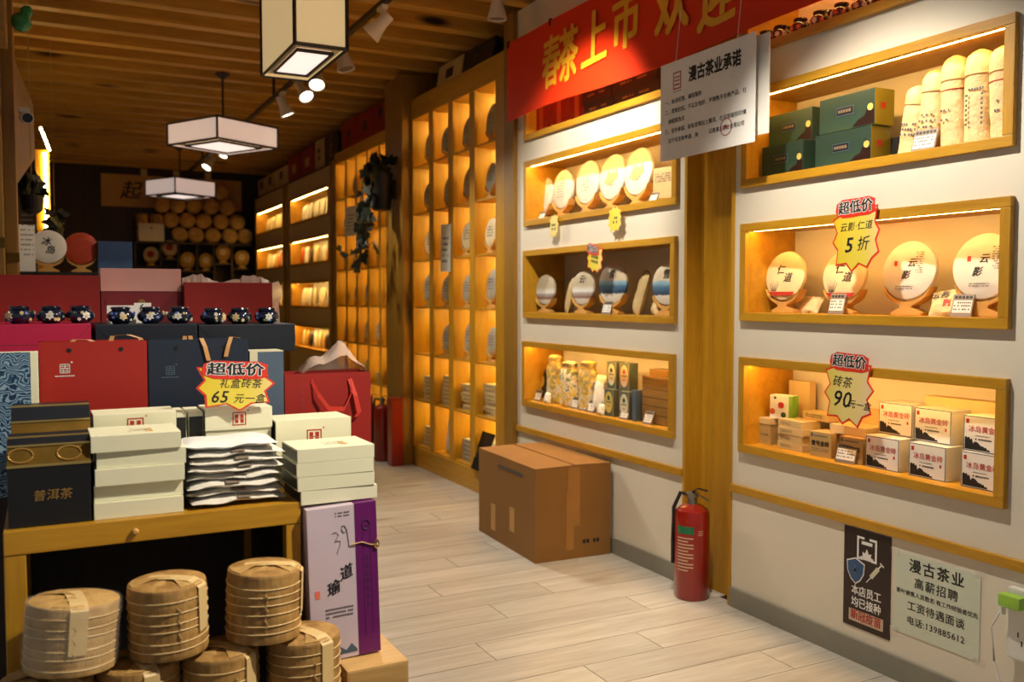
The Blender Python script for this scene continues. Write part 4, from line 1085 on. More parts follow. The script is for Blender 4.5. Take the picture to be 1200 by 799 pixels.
s = stock(380, 396, 158, Xk, 2.7405, 'black', 'black carton with gold lettering on the far shelf top'); link('print', lines_mesh(-.05, .05, [.08 + .05 * q for q in range(5)], .03, -.002, .2, 5), 'ink_gold', s)
s = stock(369, 379, 164, Xk, 2.7405, 'brick_box', 'cream carton with black lettering beside the black carton'); link('print', lines_mesh(-.06, .06, [.1, .18], .05, -.001, 0, 3), 'ink', s)
for k, (a, b, t, m, lab) in enumerate(((352, 368, 174, 'red_card_deep', 'red carton with a cream label beside the lettered cream carton'), (338, 351, 182, 'red_card_deep', 'red carton with a cream label on the middle of the far shelf top'), (322, 337, 197, 'brick_box', 'cream carton with a black loop mark on the far shelf top'), (312, 321, 204, 'panel_cream', 'tan carton near the end of the far shelf top'), (302, 311, 210, 'brick_box', 'cream carton at the very end of the far shelf top'))):
    s = stock(a, b, t, Xk, 2.7405, m, lab)
    link('label_patch', box(-.09, .09, -.0015, 0, .1, .2), 'kraft_light' if 'red' in m else 'ink_grey', s)
# boards and frames leaning above the tall-cubby shelf
def leaning(label, y, w, h, m, win, X=XW + .06, th=.02, tilt=9):
    t = empty('leaning_frame', label, 'frame', (X, y, 2.931), 0, None, rot=(-R(tilt), 0, WALL_R))
    link('mount', box(-w / 2, w / 2, -.003, th, 0, h, .002), m, t)
    if win: link('window_patch', box(-w * .14, w * .14, -.006, -.003, h * .35, h * .72), 'poster_black', t)
leaning('cream mounted frame with a dark window leaning above the tall-cubby shelf', 6.32, .46, .19, 'brick_box', True)
leaning('dark board with a small window leaning beside the cream frame', 5.82, .50, .19, 'darkwood_y', True)

# ================================================================ ivy in a hanging pot on the post
pp = Vector((XW - .20, 7.08, 2.36))
iv = empty('hanging_ivy', 'dark ivy trailing from a black pot fixed to the timber post', 'plant', pp)
link('pot', lathe([(.06, -.30), (.075, -.29), (.09, -.02), (.098, 0), (.09, .0), (.08, -.02)], 24), 'pot_dark', iv, (0, 0, 0), (0, 0, 0), True)
link('bracket', box(.085, .112, -.03, .03, -.2, -.05), 'black_metal', iv)
rl = random.Random(8)
leaf_poly = [(0, 0), (.018, .006), (.026, .022), (.014, .03), (.010, .046), (0, .06), (-.010, .046), (-.014, .03), (-.026, .022), (-.018, .006)]
leaf_me = prism([(x * 1.25, z * 1.25) for x, z in leaf_poly], -.0006, .0006)
def vine(pts, n, sc=1.0):
    st = link('stem', tube(pts, .0035, 5), 'leaf', iv)
    P = [Vector(p) for p in pts]
    for k in range(n):
        u = k / max(1, n - 1) * (len(P) - 1); a = min(int(u), len(P) - 2); p = P[a].lerp(P[a + 1], u - a)
        l = link('leaf', leaf_me, rl.choice(['leaf', 'leaf', 'leaf_bright']), iv, p + Vector((rl.uniform(-.02, .02), rl.uniform(-.03, .03), rl.uniform(-.02, .01))), (rl.uniform(-.6, .6), rl.uniform(1.6, 4.6), rl.uniform(-.9, .9)))
        s = rl.uniform(.8, 1.5) * sc; l.scale = (s, s, s)
for a, ln, n in ((2.4, .75, 22), (2.9, .62, 20), (3.4, .5, 16), (3.9, .34, 12), (1.9, .5, 14)):
    c, s_ = math.cos(a), math.sin(a)
    vine([(0, 0, -.02), (.06 * c, .06 * s_, .07), (.13 * c, .13 * s_ + .03, .04), (.16 * c, .16 * s_ + .05, -ln * .4), (.15 * c, .16 * s_ + .07, -ln * .75), (.17 * c, .15 * s_ + .08, -ln)], n)
vine([(-.12, .15, -.55), (-.2, .25, -.66), (-.22, .42, -.62), (-.2, .55, -.55)], 5, .9)
vine([(-.10, .1, -.5), (-.14, -.05, -.60), (-.12, -.14, -.56), (-.1, -.2, -.6)], 4, .9)
for k in range(26):
    a = rl.uniform(0, 2 * PI); l = link('leaf', leaf_me, rl.choice(['leaf', 'leaf_bright']), iv, (.07 * math.cos(a), .07 * math.sin(a), rl.uniform(.0, .09)), (rl.uniform(-.8, .8), rl.uniform(-1, 1), a)); l.scale = (1.3,) * 3

# ================================================================ back wall: calligraphy, dark shelf, cakes and bundles
Yb = 13.46
a, b = at_y(118, 203, Yb), at_y(283, 243, Yb)
sw, sh = b.x - a.x, a.z - b.z + .06
sc_ = link('calligraphy_scroll', box(0, sw, -.012, 0, -sh, 0, .002), 'kraft_light', None, (a.x, Yb, a.z)); setp(sc_, 'long cream calligraphy scroll hung on the back wall', 'scroll')
text('起', .26, 'ink', sc_, .36, -.014, -sh * .52, bold=.012, shear=.25); link('brush_marks', boxes([(.78 + .06 * q, .80 + .06 * q, -.014, -.012, -sh * .95, -sh * (.82 - .04 * (q % 2))) for q in range(4)]), 'ink', sc_)
for k in range(3): link('hanger', box(.5 + .42 * k, .58 + .42 * k, -.02, .0, -.01, .09), 'panel_cream', sc_)
Ys = 13.15
bx0, bx1 = fx(160, Ys), fx(299, Ys)
zt = fz(230, 284, Ys)
bs = empty('back_shelf', 'dark open shelf unit against the back wall with bundles on top', 'shelf', ((bx0 + bx1) / 2, Ys, 0))
hw = (bx1 - bx0) / 2
def bp(name, q, m='darkwood_x'): return link(name, box(*q), m, bs)
bp('back_panel', (-hw, hw, .28, .295, 0, zt), 'dark_back')
bp('top_board', (-hw, hw, 0, .28, zt - .03, zt))
for px in (160.5, 190, 211, 232.5, 252.5, 273.5, 298): u = fx(px, Ys) - (bx0 + bx1) / 2; bp('upright', (u - .012, u + .012, .002, .28, 0, zt - .03), 'darkwood_z')
for px0, px1, py in ((160.5, 190, 311), (190, 211, 303), (211, 232.5, 317), (232.5, 252.5, 317), (252.5, 273.5, 308), (273.5, 298, 314)):
    u0, u1 = fx(px0, Ys) - (bx0 + bx1) / 2 + .013, fx(px1, Ys) - (bx0 + bx1) / 2 - .013
    for dz in (0, -.42, -.84): bp('shelf_board', (u0, u1, .004, .28, fz(px0, py, Ys) - .02 + dz, fz(px0, py, Ys) + dz))
for px, py, r, m in ((179, 311, .105, 'cake_cream'), (201, 303, .105, 'cake_cream'), (221.5, 317, .105, 'cake_gold'), (243, 317, .10, 'cake_gold'), (263, 308, .105, 'cake_gold'), (285, 314, .105, 'cake_gold')):
    z = fz({179: 160.5, 201: 190, 221.5: 211, 243: 232.5, 263: 252.5, 285: 273.5}[px], py, Ys); Yc = Ys + .10
    xx = fx(px, Yc)
    lab = {179: 'cream tea cake on the low left shelf of the dark back unit', 201: 'cream tea cake one shelf above the low one in the back unit', 221.5: 'golden tea cake in the middle of the dark back unit', 243: 'golden tea cake low beside the divider of the dark back unit', 263: 'large golden tea cake on the raised shelf of the back unit', 285: 'golden tea cake at the aisle end of the dark back unit'}[px]
    c = cake_on_stand(lab, 'wooden stand under the ' + lab.replace(' tea cake', ' cake'), xx, Yc, z, r, m, R(-20), (), seg=28)
    link('label_disc', lathe([(r * .45, -.001), (r * .45, .001)], 20), 'cake_red' if m == 'cake_cream' else 'cake_cream', c, (0, -.0178, 0), (PI / 2, 0, 0))
# bundles: round tea rolls stacked on the shelf top, lying with their ends to the aisle
roll_prof = [(.076, 0), (.097, .012), (.102, .03), (.097, .05), (.102, .07), (.097, .09), (.102, .11), (.097, .13), (.102, .15), (.097, .17), (.076, .185)]
roll_me = rot_mesh(lathe(roll_prof, 20, jit=.03, seed=3), Matrix.Rotation(-PI / 2, 4, 'X'))
roll_up = lathe([(a_ * .85, b_) for a_, b_ in roll_prof], 20, jit=.03, seed=4)
tie_me = tube([(.104 * math.cos(q), .06, .104 * math.sin(q)) for q in [2 * PI * k / 20 for k in range(20)]], .005, 5, True)
rows = [([(213, 0), (232, 0), (252, 0), (272, 0), (290, 0)], 0), ([(204, 1), (222, 1), (241.5, 1), (262, 1), (281, 1)], 1), ([(193, 2), (212, 2), (231, 2), (251, 2), (270, 2)], 2), ([(262, 3)], 3)]
rb = random.Random(2)
for lst, lv in rows:
    for px, _ in lst:
        o = link('tea_roll', roll_me, rb.choice(['husk', 'husk_light', 'cake_gold']), None, (fx(px, Ys + .04), Ys + .04 + rb.uniform(0, .03), zt + .106 + lv * .2), (0, rb.uniform(0, 6), R(rb.uniform(-6, 3))), True)
        setp(o, 'round husk-wrapped tea roll lying in the ' + ['bottom tier', 'second tier', 'third tier', 'topmost place'][lv] + ' of the heap on the back unit', 'tea roll', 'tea rolls heaped on the back shelf'); link('tie', tie_me, 'twine', o)
for px, lv in ((169, 0), (186, 0)):
    for q in range(2):
        o = link('tea_roll', roll_up, 'husk_light', None, (fx(px, Ys + .15), Ys + .15, zt + .001 + q * .19), (0, 0, rb.uniform(0, 6)), True)
        setp(o, 'upright husk-wrapped tea roll stacked behind the cream card on the back unit', 'tea roll', 'upright tea rolls on the back shelf')
a, b = at_y(162, 251, Ys), at_y(192.5, 273, Ys)
bx = link('sign_card', box(0, b.x - a.x, 0, .02, 0, a.z - b.z, .002), 'paper', None, (a.x, Ys + .005, b.z), (0, 0, 0)); setp(bx, 'plain cream card standing on the dark back unit before the upright rolls', 'card'); bx.location.z = zt + .0005
link('pin', lathe([(.012, -.003), (.012, .003)], 10), 'ink', bx, ((b.x - a.x) / 2, -.003, a.z - b.z - .06), (PI / 2, 0, 0))

# ================================================================ banner and hanging notice
by0, by1 = 2.2, 5.03
Xb = XW - .10
z_lo, z_hi = wz(601, 141, Xb), wz(612, 42, Xb)
v, f = [], []
nb = 40
for k in range(nb + 1):
    u = k / nb; y = by1 + (by0 - by1) * u
    sag = .012 * math.sin(u * 9) ; wave = .003 * math.sin(u * 23)
    v += [(Xb - .004 + wave, y, z_lo + sag), (Xb + .0 + wave, y, z_hi), (Xb + .003 + wave, y, z_hi), (Xb - .001 + wave, y, z_lo + sag)]
for k in range(nb):
    for q in range(4): f.append((k * 4 + q, k * 4 + (q + 1) % 4, k * 4 + 4 + (q + 1) % 4, k * 4 + 4 + q))
f.append((3, 2, 1, 0)); f.append((nb * 4, nb * 4 + 1, nb * 4 + 2, nb * 4 + 3))
bn = empty('banner', 'red banner with gold characters 春茶上市 hung along the wall top', 'banner', (Xb, by1, z_lo))
bme = pyd([(a - Xb, b_ - by1, c - z_lo) for a, b_, c in v], f)
bo = link('cloth', bme, 'banner_red', bn, (0, 0, 0), (0, 0, 0), True)
for ch, px, py in (('春', 645, 77), ('茶', 665, 68), ('上', 695, 50), ('市', 732, 28), ('欢', 786, 8), ('迎', 838, -2)):
    p = at_x(px, py, Xb - .0085)
    o = text(ch, .30, 'banner_gold', bn, 0, 0, 0, bold=.03, shear=.12)
    o.location = (p.x - Xb, p.y - by1, p.z - z_lo); o.rotation_euler = (PI / 2, R(-3), WALL_R)
    if ch in '春茶': o.scale.x = .68
    else: o.scale.x = .85
for k in range(6): link('clip', box(-.005, .01, -.02 - k * .52, .0 - k * .52, z_hi - z_lo - .03, z_hi - z_lo + .01), 'black_metal', bn)
# white notice
Xn = XW - .16
a, b = at_x(774, 78, Xn), at_x(884, 165, Xn)
nw = wy(774, Xn, 130) - wy(885, Xn, 95); nh = wz(774, 78, Xn) - wz(774, 190, Xn)
nt_ = empty('hanging_notice', 'white notice board titled 漫古茶业承诺 hung below the banner', 'notice', (Xn, (wy(774, Xn, 130) + wy(885, Xn, 95)) / 2, wz(774, 190, Xn)), WALL_R)
link('board', box(-nw / 2, nw / 2, 0, .004, 0, nh, .001), 'paper_white', nt_)
link('back_sheet', box(-nw / 2 + .05, nw / 2 + .045, .03, .034, .03, nh - .01), 'paper', nt_)
link('spacer', boxes([(-nw / 2 + .08, -nw / 2 + .10, .004, .03, nh - .06, nh - .04), (nw / 2 - .1, nw / 2 - .08, .004, .03, nh - .06, nh - .04)]), 'paper', nt_)
for x in (-.2, .2): link('cord', tube([(x, .002, nh), (x, .03, nh + .25)], .0015, 5), 'white_plastic', nt_)
text('漫古茶业承诺', .068, 'ink', nt_, .06, -.0008, nh - .085, bold=.035, sx=.82)
link('emblem', boxes([(-.215, -.160, -.0008, 0, nh - .125, nh - .12), (-.215, -.160, -.0008, 0, nh - .055, nh - .05), (-.215, -.210, -.0008, 0, nh - .12, nh - .055), (-.165, -.160, -.0008, 0, nh - .12, nh - .055), (-.205, -.170, -.0008, 0, nh - .09, nh - .085), (-.205, -.17, -.0008, 0, nh - .075, nh - .07), (-.205, -.17, -.0008, 0, nh - .108, nh - .102)]), 'ink_red', nt_)
link('emblem_line', box(-.217, -.158, -.0008, 0, nh - .136, nh - .134), 'ink_grey', nt_)
for k, s in enumerate(['一、依法经营、诚信服务', '二、货真价实、不以次充好、不销售不合格产品、杜', '    绝假冒伪劣', '三、信守承诺、如有发现以上情况、在没有破损的情', '    况下可无条件退、换']):
    text(s, .0225, 'ink', nt_, -nw / 2 + .035, -.0008, nh - .175 - .043 * k, bold=.012, align='LEFT', sx=1.03)
text('云南漫古茶业有限公司', .022, 'ink', nt_, .14, -.0008, .082, bold=.012)
ring = [(.034 * math.cos(q), -.0012, .034 * math.sin(q)) for q in [2 * PI * k / 28 for k in range(28)]]
link('stamp', tube([(x + .14, y_, z + .085) for x, y_, z in ring], .0016, 5, True), 'ink_red', nt_)
text('★', .026, 'ink_red', nt_, .14, -.0016, .085)

# ================================================================ posters and socket on the low wall
Xp = XW - .001
pw, ph = wy(989, Xp, 680) - wy(1044, Xp, 690), .372
po = empty('poster', 'dark brown poster with a blue shield and syringe, stuck below the rail', 'poster', (Xp, (wy(989, Xp, 680) + wy(1044, Xp, 690)) / 2, .128), WALL_R)
link('sheet', box(-pw / 2, pw / 2, -.002, 0, 0, ph), 'poster_black', po)
link('emblem', boxes([(-.045, -.037, -.003, -.002, .26, .345), (.037, .045, -.003, -.002, .26, .345), (-.037, -.012, -.003, -.002, .337, .345), (.012, .037, -.003, -.002, .337, .345), (-.037, -.02, -.003, -.002, .26, .268), (.02, .037, -.003, -.002, .26, .268), (-.024, .024, -.003, -.002, .318, .330)]), 'ink_white', po)
link('emblem_roof', prism([(-.03, .272), (-.018, .276), (-.02, .29), (-.008, .286), (0, .304), (.008, .286), (.02, .29), (.018, .276), (.03, .272), (.02, .262), (-.02, .262)], -.003, -.002), 'ink_white', po)
sh_ = [(-.092, .245), (-.05, .262), (-.008, .245), (-.012, .205), (-.028, .178), (-.05, .162), (-.072, .178), (-.088, .205)]
link('shield_print', prism(sh_, -.003, -.002), 'ink_white', po); link('shield_face', prism([(-.05 + (x + .05) * .9, .212 + (z - .212) * .9) for x, z in sh_], -.0036, -.003), 'ink_blue', po)
link('shield_cross', boxes([(-.054, -.046, -.0042, -.0036, .195, .235), (-.066, -.034, -.0042, -.0036, .211, .219)]), 'slate_card', po)
def bar2(x0, z0, x1, z1, w): 
    d = Vector((x1 - x0, z1 - z0)).normalized(); n = Vector((-d.y, d.x)) * w / 2
    return prism([(x0 - n.x, z0 - n.y), (x1 - n.x, z1 - n.y), (x1 + n.x, z1 + n.y), (x0 + n.x, z0 + n.y)], -.003, -.002)
link('syringe_barrel', bar2(.02, .205, .052, .245, .016), 'oval_cream', po); link('syringe_plunger', bar2(.052, .245, .068, .264, .005), 'ink_white', po)
link('syringe_plunger', bar2(.060, .268, .076, .256, .005), 'ink_white', po); link('syringe_needle', bar2(.0, .182, .02, .205, .003), 'ink_white', po)
text('本店员工', .040, 'ink_white', po, 0, -.003, .138, bold=.02, sx=.85); text('均已接种', .040, 'ink_white', po, 0, -.003, .093, bold=.02, sx=.85)
link('label_strip', box(-.078, .078, -.003, -.002, .022, .066), 'oval_pink', po); text('新冠疫苗', .040, 'ink_red', po, 0, -.0036, .045, bold=.02, sx=.88)
qw = wy(1049, Xp, 690) - wy(1149, Xp, 715)
pq = empty('poster', 'pale green job notice headed 漫古茶业 taped beside the dark poster', 'poster', (Xp, (wy(1049, Xp, 690) + wy(1149, Xp, 715)) / 2, .175), WALL_R)
qh = .285
link('sheet', box(-qw / 2, qw / 2, -.0016, 0, 0, qh), 'poster_pale', pq)
for s, sz, z, sp, bd in (('漫古茶业', .050, .245, 1.2, .02), ('高薪招聘', .040, .188, 1.18, .012), ('茶叶销售人员数名 有工作经验者优先', .0195, .147, 1.0, .012), ('工资待遇面谈', .036, .103, 1.08, .012), ('电话:139885612', .031, .052, 1.1, .012)):
    text(s, sz, 'ink', pq, 0, -.0022, z, bold=bd, space=sp)
for x, z in ((-qw / 2, qh), (qw / 2, qh), (-qw / 2, 0), (qw / 2, 0)): link('tape_corner', box(x - .02, x + .02, -.0026, -.0016, z - .012, z + .012), 'film_thin', pq)
so = empty('wall_socket', 'white wall socket block beside the job notice', 'socket', (XW - .001, 1.71, .35), WALL_R)
link('plate', box(-.05, .05, -.03, 0, -.11, .11, .006), 'white_plastic', so)
for x, z in ((-.012, -.03), (.012, -.03), (0, -.055)): link('slot', box(x - .002, x + .002, -.031, -.0295, z - .008, z + .008), 'black', so)
ad = link('plug_adapter', box(-.035, .035, -.04, 0, -.02, .02, .008), 'plug_green', None, (XW - .0315, 1.73, .425), (0, 0, WALL_R), True); setp(ad, 'lime green plug adapter pushed into the wall socket', 'plug')
link('cable_boot', lathe([(.008, -.03), (.008, 0)], 12), 'white_plastic', ad, (-.03, -.02, -.018))
cb = link('power_cable', tube([(XW - .05, 1.76, .40), (XW - .06, 1.79, .33), (XW - .05, 1.785, .22), (XW - .05, 1.75, .12), (XW - .06, 1.68, .03), (XW - .08, 1.56, .004)], .0035, 8), 'white_plastic', None, smooth=True); setp(cb, 'thin white cable dropping from the green plug adapter', 'cable')

# ================================================================ cardboard carton and extinguishers on the floor
ct = empty('cardboard_carton', 'large closed cardboard carton standing on the floor against the wall', 'carton', (2.197, 4.0, 0), R(-2.5))
cw, cl, ch = .445, .74, .485
link('body', box(0, cw, 0, cl, 0, ch - .006, .003), 'kraft', ct)
link('flap', prism([(0, ch - .006), (cw * .5 - .004, ch - .006), (cw * .5 - .004, ch + .004), (0, ch)], .0, cl), 'kraft', ct); link('flap', prism([(cw * .5 + .004, ch - .006), (cw, ch - .006), (cw, ch + .002), (cw * .5 + .004, ch + .006)], 0, cl), 'kraft', ct)
link('end_tape', box(cw * .42, cw * .58, -.0012, 0, ch * .35, ch - .006), 'tape', ct)
link('end_tape', box(cw * .40, cw * .50, -.0016, -.0012, .05, ch * .72), 'tape', ct)
for k in range(2): link('tape_patch', box(-.0012, 0, .5 - k * .25, .56 - k * .25, .05 + .05 * k, .2 + .03 * k), 'kraft_light', ct)
link('pen_mark', lines_mesh(cw * .62, cw * .86, [.075], .02, -.0016, .2, 3), 'ink', ct)
link('pen_mark', lines_mesh(-.1, .22, [ch - .07], .022, 0, .25, 6), 'ink_grey', ct, (-.0012, .36, 0), (0, 0, -PI / 2))
def extinguisher(label, loc, r, h, rotz=0, label_on=True, group=None):
    t = empty('fire_extinguisher', label, 'extinguisher', loc, rotz, group)
    link('cylinder', lathe([(r * .93, 0), (r, .01), (r, h * .88), (r * .93, h * .94), (r * .6, h * .985), (r * .3, h)], 32), 'red_paint', t, (0, 0, 0), (0, 0, 0), True)
    link('neck', lathe([(r * .28, h), (r * .28, h + .025), (r * .36, h + .03), (r * .36, h + .05), (r * .2, h + .055)], 18), 'steel', t, (0, 0, 0), (0, 0, 0), True)
    link('lever', ribbon([(0, 0, h + .055), (.03, -.02, h + .075), (.075, -.04, h + .07)], (0, 1, 0), .022, .004), 'black', t)
    link('handle', ribbon([(0, 0, h + .04), (.04, -.02, h + .042), (.085, -.045, h + .028)], (0, 1, 0), .022, .004), 'steel', t)
    link('hose', tube([(-.02, 0, h + .04), (-.05, -.02, h + .05), (-r * 1.02, -.02, h - .02), (-r * 1.08, -.015, h * .6), (-r * 1.08, -.01, h * .35)], .009, 10), 'rubber', t, smooth=True)
    link('gauge', lathe([(.014, -.006), (.014, .006)], 14), 'steel', t, (0, -.022, h + .04), (PI / 2, 0, 0))
    if label_on:
        def patch(a0, a1, z0, z1, m, nm, k=1.006):
            n = 10; v, f = [], []
            for i in range(n + 1):
                a = a0 + (a1 - a0) * i / n; c, s = math.sin(a) * r * k, -math.cos(a) * r * k
                v += [(c, s, z0), (c, s, z1)]
            for i in range(n): f.append((2 * i, 2 * i + 2, 2 * i + 3, 2 * i + 1))
            link(nm, pyd(v, f), m, t)
        patch(-.75, .30, h * .71, h * .79, 'green_label', 'green_label')
        for k in range(11): patch(-.72, .28 - .3 * (k % 3 == 0), h * (.32 + .034 * k), h * (.332 + .034 * k), 'oval_pink', 'print_line', 1.004)
        for k in range(3): patch(.55, .85, h * (.70 + .02 * k), h * (.706 + .02 * k), 'oval_pink', 'print_line', 1.004)
    return t
extinguisher('red fire extinguisher with a green label standing in the timber channel', (2.585, 3.235, 0), .078, .425, R(-50))
extinguisher('red fire extinguisher below the ivy, next to the narrow-cubby shelf', (2.475, 7.42, 0), .062, .46, R(-40), False)
extinguisher('red fire extinguisher below the ivy, between its twin and the red box', (2.49, 7.18, 0), .068, .47, R(-40), False)
b = link('fire_box', box(-.10, .10, -.06, .06, 0, .55, .008), 'red_paint', None, (2.60, 6.96, 0), (0, 0, 0)); b.location = (2.51, 6.92, 0); setp(b, 'upright red metal box beside the two far extinguishers', 'box')
b.data = box(-.05, .05, -.05, .05, 0, .55, .008); b.data.materials.append(MATS['red_paint']); link('door', box(-.042, .042, -.053, -.05, .03, .52, .002), 'red_paint', b)
# ================================================================ packing stand at the front left
ZT = .853                                     # top of the stand
SX0, SX1, SY0, SY1 = -.085, .55, 2.19, 2.76
st = empty('display_stand', 'yellow pine stand with a dark open front, heaped with tea boxes', 'stand', (SX0, SY0, 0))
def sp(name, b, m, bev=.003): return link(name, box(b[0] - SX0, b[1] - SX0, b[2] - SY0, b[3] - SY0, b[4], b[5], bev), m, st)
sp('front_rail', (SX0, SX1, SY0, SY0 + .03, ZT - .052, ZT), 'wood_x')
for x0, x1 in ((SX0, SX0 + .042), (SX1 - .036, SX1)):
    sp('leg', (x0, x1, SY0 + .002, SY0 + .04, 0, ZT - .053), 'wood_z'); sp('leg', (x0, x1, SY1 - .04, SY1, 0, ZT - .02), 'wood_z')
sp('top_board', (SX0, SX1, SY0 + .0305, SY1, ZT - .022, ZT - .001), 'wood_x')
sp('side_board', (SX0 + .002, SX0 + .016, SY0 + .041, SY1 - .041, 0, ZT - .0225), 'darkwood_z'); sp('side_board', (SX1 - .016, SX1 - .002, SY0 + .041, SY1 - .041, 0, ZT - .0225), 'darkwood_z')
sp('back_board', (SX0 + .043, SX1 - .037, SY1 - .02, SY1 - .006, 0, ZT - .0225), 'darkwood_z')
link('rail_peg', lathe([(.007, 0), (.008, .006), (.004, .012)], 12), 'stand_wood', st, (fx(154, SY0) - SX0, -.001, ZT - .027), (PI / 2, 0, 0))
# riser for the upper tiers, behind the stand
rs = empty('display_riser', 'tall dark plinth behind the pine stand carrying the lying bags', 'plinth', (-.2, 2.78, 0))
link('carcass', box(0, .775, 0, .82, 0, 1.168, .004), 'darkwood_x', rs); link('top_board', box(-.005, .78, -.004, .825, 1.1685, 1.1865, .003), 'darkwood_x', rs)
# low bench in front and timber block
bn2 = empty('low_bench', 'low plank bench before the stand, carrying the husk-wrapped tea rolls', 'bench', (-.3, 1.85, 0))
for k in range(2): link('plank', box(0, .92, .005 + k * .165, .165 + k * .165, .385, .414, .003), 'bamboo_x', bn2)
for x in (.03, .85): link('leg', box(x, x + .04, .02, .31, 0, .3845, .003), 'bamboo_x', bn2)
tb = link('timber_block', box(.632, .79, 2.09, 2.42, 0, .452, .006), 'pine'); setp(tb, 'squared pine block standing on the floor under the purple box', 'block')

# ---- husk-wrapped rolls (stacks of seven cakes)
def husk_roll(label, x, y, z, r, h, seed, strap_a=.4, tilt=(0, 0), mat='husk', strap=True, n=7):
    rr = random.Random(seed)
    prof = [(r * .80, 0), (r * .95, .004)]
    for k in range(n):
        z0 = h * .94 * k / n; z1 = h * .94 * (k + 1) / n
        prof += [(r * .985, z0 + .002), (r * (1.0 + rr.uniform(-.012, .012)), (z0 + z1) / 2), (r * .985, z1 - .001)]
    prof += [(r * .985, h * .945), (r * .965, h * .972), (r * .86, h * .992), (r * .5, h), (r * .15, h * 1.002)]
    prof = [(a, max(0, b)) for a, b in prof]
    o = link('tea_roll', lathe(prof, 40, jit=.006, seed=seed), mat, None, (x, y, z), (tilt[0], tilt[1], rr.uniform(-.3, .3)), True)
    setp(o, label, 'tea roll', 'husk-wrapped tea rolls before the stand')
    for k in range(1, n):
        zz = h * .94 * k / n
        dz = rr.uniform(-.005, .005)
        link('tie', tube([(r * 1.0 * math.cos(q), r * 1.0 * math.sin(q), zz + dz * math.sin(q)) for q in [2 * PI * j / 36 for j in range(36)]], .0014, 5, True), 'husk_strip', o)
    # loose knot down the front
    kx = rr.uniform(-.2, .2)
    pts = [(r * 1.02 * math.sin(kx + .04 * math.sin(j * 2.1)), -r * 1.02 * math.cos(kx), h * (.25 + .06 * j)) for j in range(9)]
    link('knot', tube(pts, .0013, 5), 'twine', o)
    if strap:
        a = strap_a; w = r * .38
        d = Vector((math.sin(a), -math.cos(a), 0)); wd = (math.cos(a), math.sin(a), 0)
        pts = [d * (r * -.55) + Vector((0, 0, h * 1.004)), d * (r * .2) + Vector((0, 0, h * 1.03)), d * (r * .7) + Vector((0, 0, h * 1.02)), d * (r * .93) + Vector((0, 0, h * .975)), d * (r * 1.015) + Vector((0, 0, h * .93))] + [d * (r * 1.015) + Vector((0, 0, h * q)) for q in (.8, .62, .45, .32)]
        link('paper_strap', ribbon(pts, wd, w, .0012), 'husk_strip', o)
    # folded leaf ends on top
    for k in range(4):
        a = strap_a + 1.0 + k * 1.15
        p = [(0, 0), (r * .36, r * .10), (r * .86, r * .34), (r * .93, 0), (r * .86, -r * .34), (r * .36, -r * .10)]
        v = [(x_ * math.cos(a) - y_ * math.sin(a), x_ * math.sin(a) + y_ * math.cos(a), h * 1.004 + .003 * (k % 2) - (.006 if abs(x_) > r * .8 else 0)) for x_, y_ in p]
        v += [(a_, b_, c_ + .0012) for a_, b_, c_ in v]
        m = len(p); f = [tuple(range(m))[::-1], tuple(range(m, 2 * m))] + [(i, (i + 1) % m, m + (i + 1) % m, m + i) for i in range(m)]
        link('folded_leaf', pyd(v, f), 'husk_light', o)
    return o
YT = 2.06
ZB = .4145
lowH, lowR = .164, .084
RL = 'husk-wrapped tea roll '
husk_roll(RL + 'in the bottom layer under the film-wrapped roll', fx(44, YT), YT, ZB, .090, lowH, 1, .5)
husk_roll(RL + 'in the bottom layer with a torn top, under the standing pair', fx(155, YT), YT + .01, ZB, .084, lowH, 2, .35)
husk_roll(RL + 'in the bottom layer between two others, strapped in front', fx(253, YT), YT, ZB, .082, lowH, 3, .5)
husk_roll(RL + 'in the bottom layer beside the pine block', fx(352, YT), YT, ZB, .083, lowH + .003, 4, .25)
zt1 = ZB + lowH + .012
r1 = husk_roll(RL + 'in loose clear film on the top layer, with a wide label strip', fx(74, YT), YT, zt1, .089, .142, 5, .1, (R(-3), R(4)), 'husk_light')
link('film_wrap', lathe([(.091, .012), (.095, .04), (.093, .09), (.096, .12), (.092, .138)], 30, jit=.02, seed=5), 'film_thin', r1)
husk_roll(RL + 'on the top layer tied with loose string, in the middle', fx(192, YT), YT, zt1, .0815, .155, 6, .75, (0, R(-1)))
husk_roll(RL + 'on the top layer against the stand leg, with side strap', fx(304, YT), YT, zt1, .0825, .157, 7, 1.2, (0, R(2)))

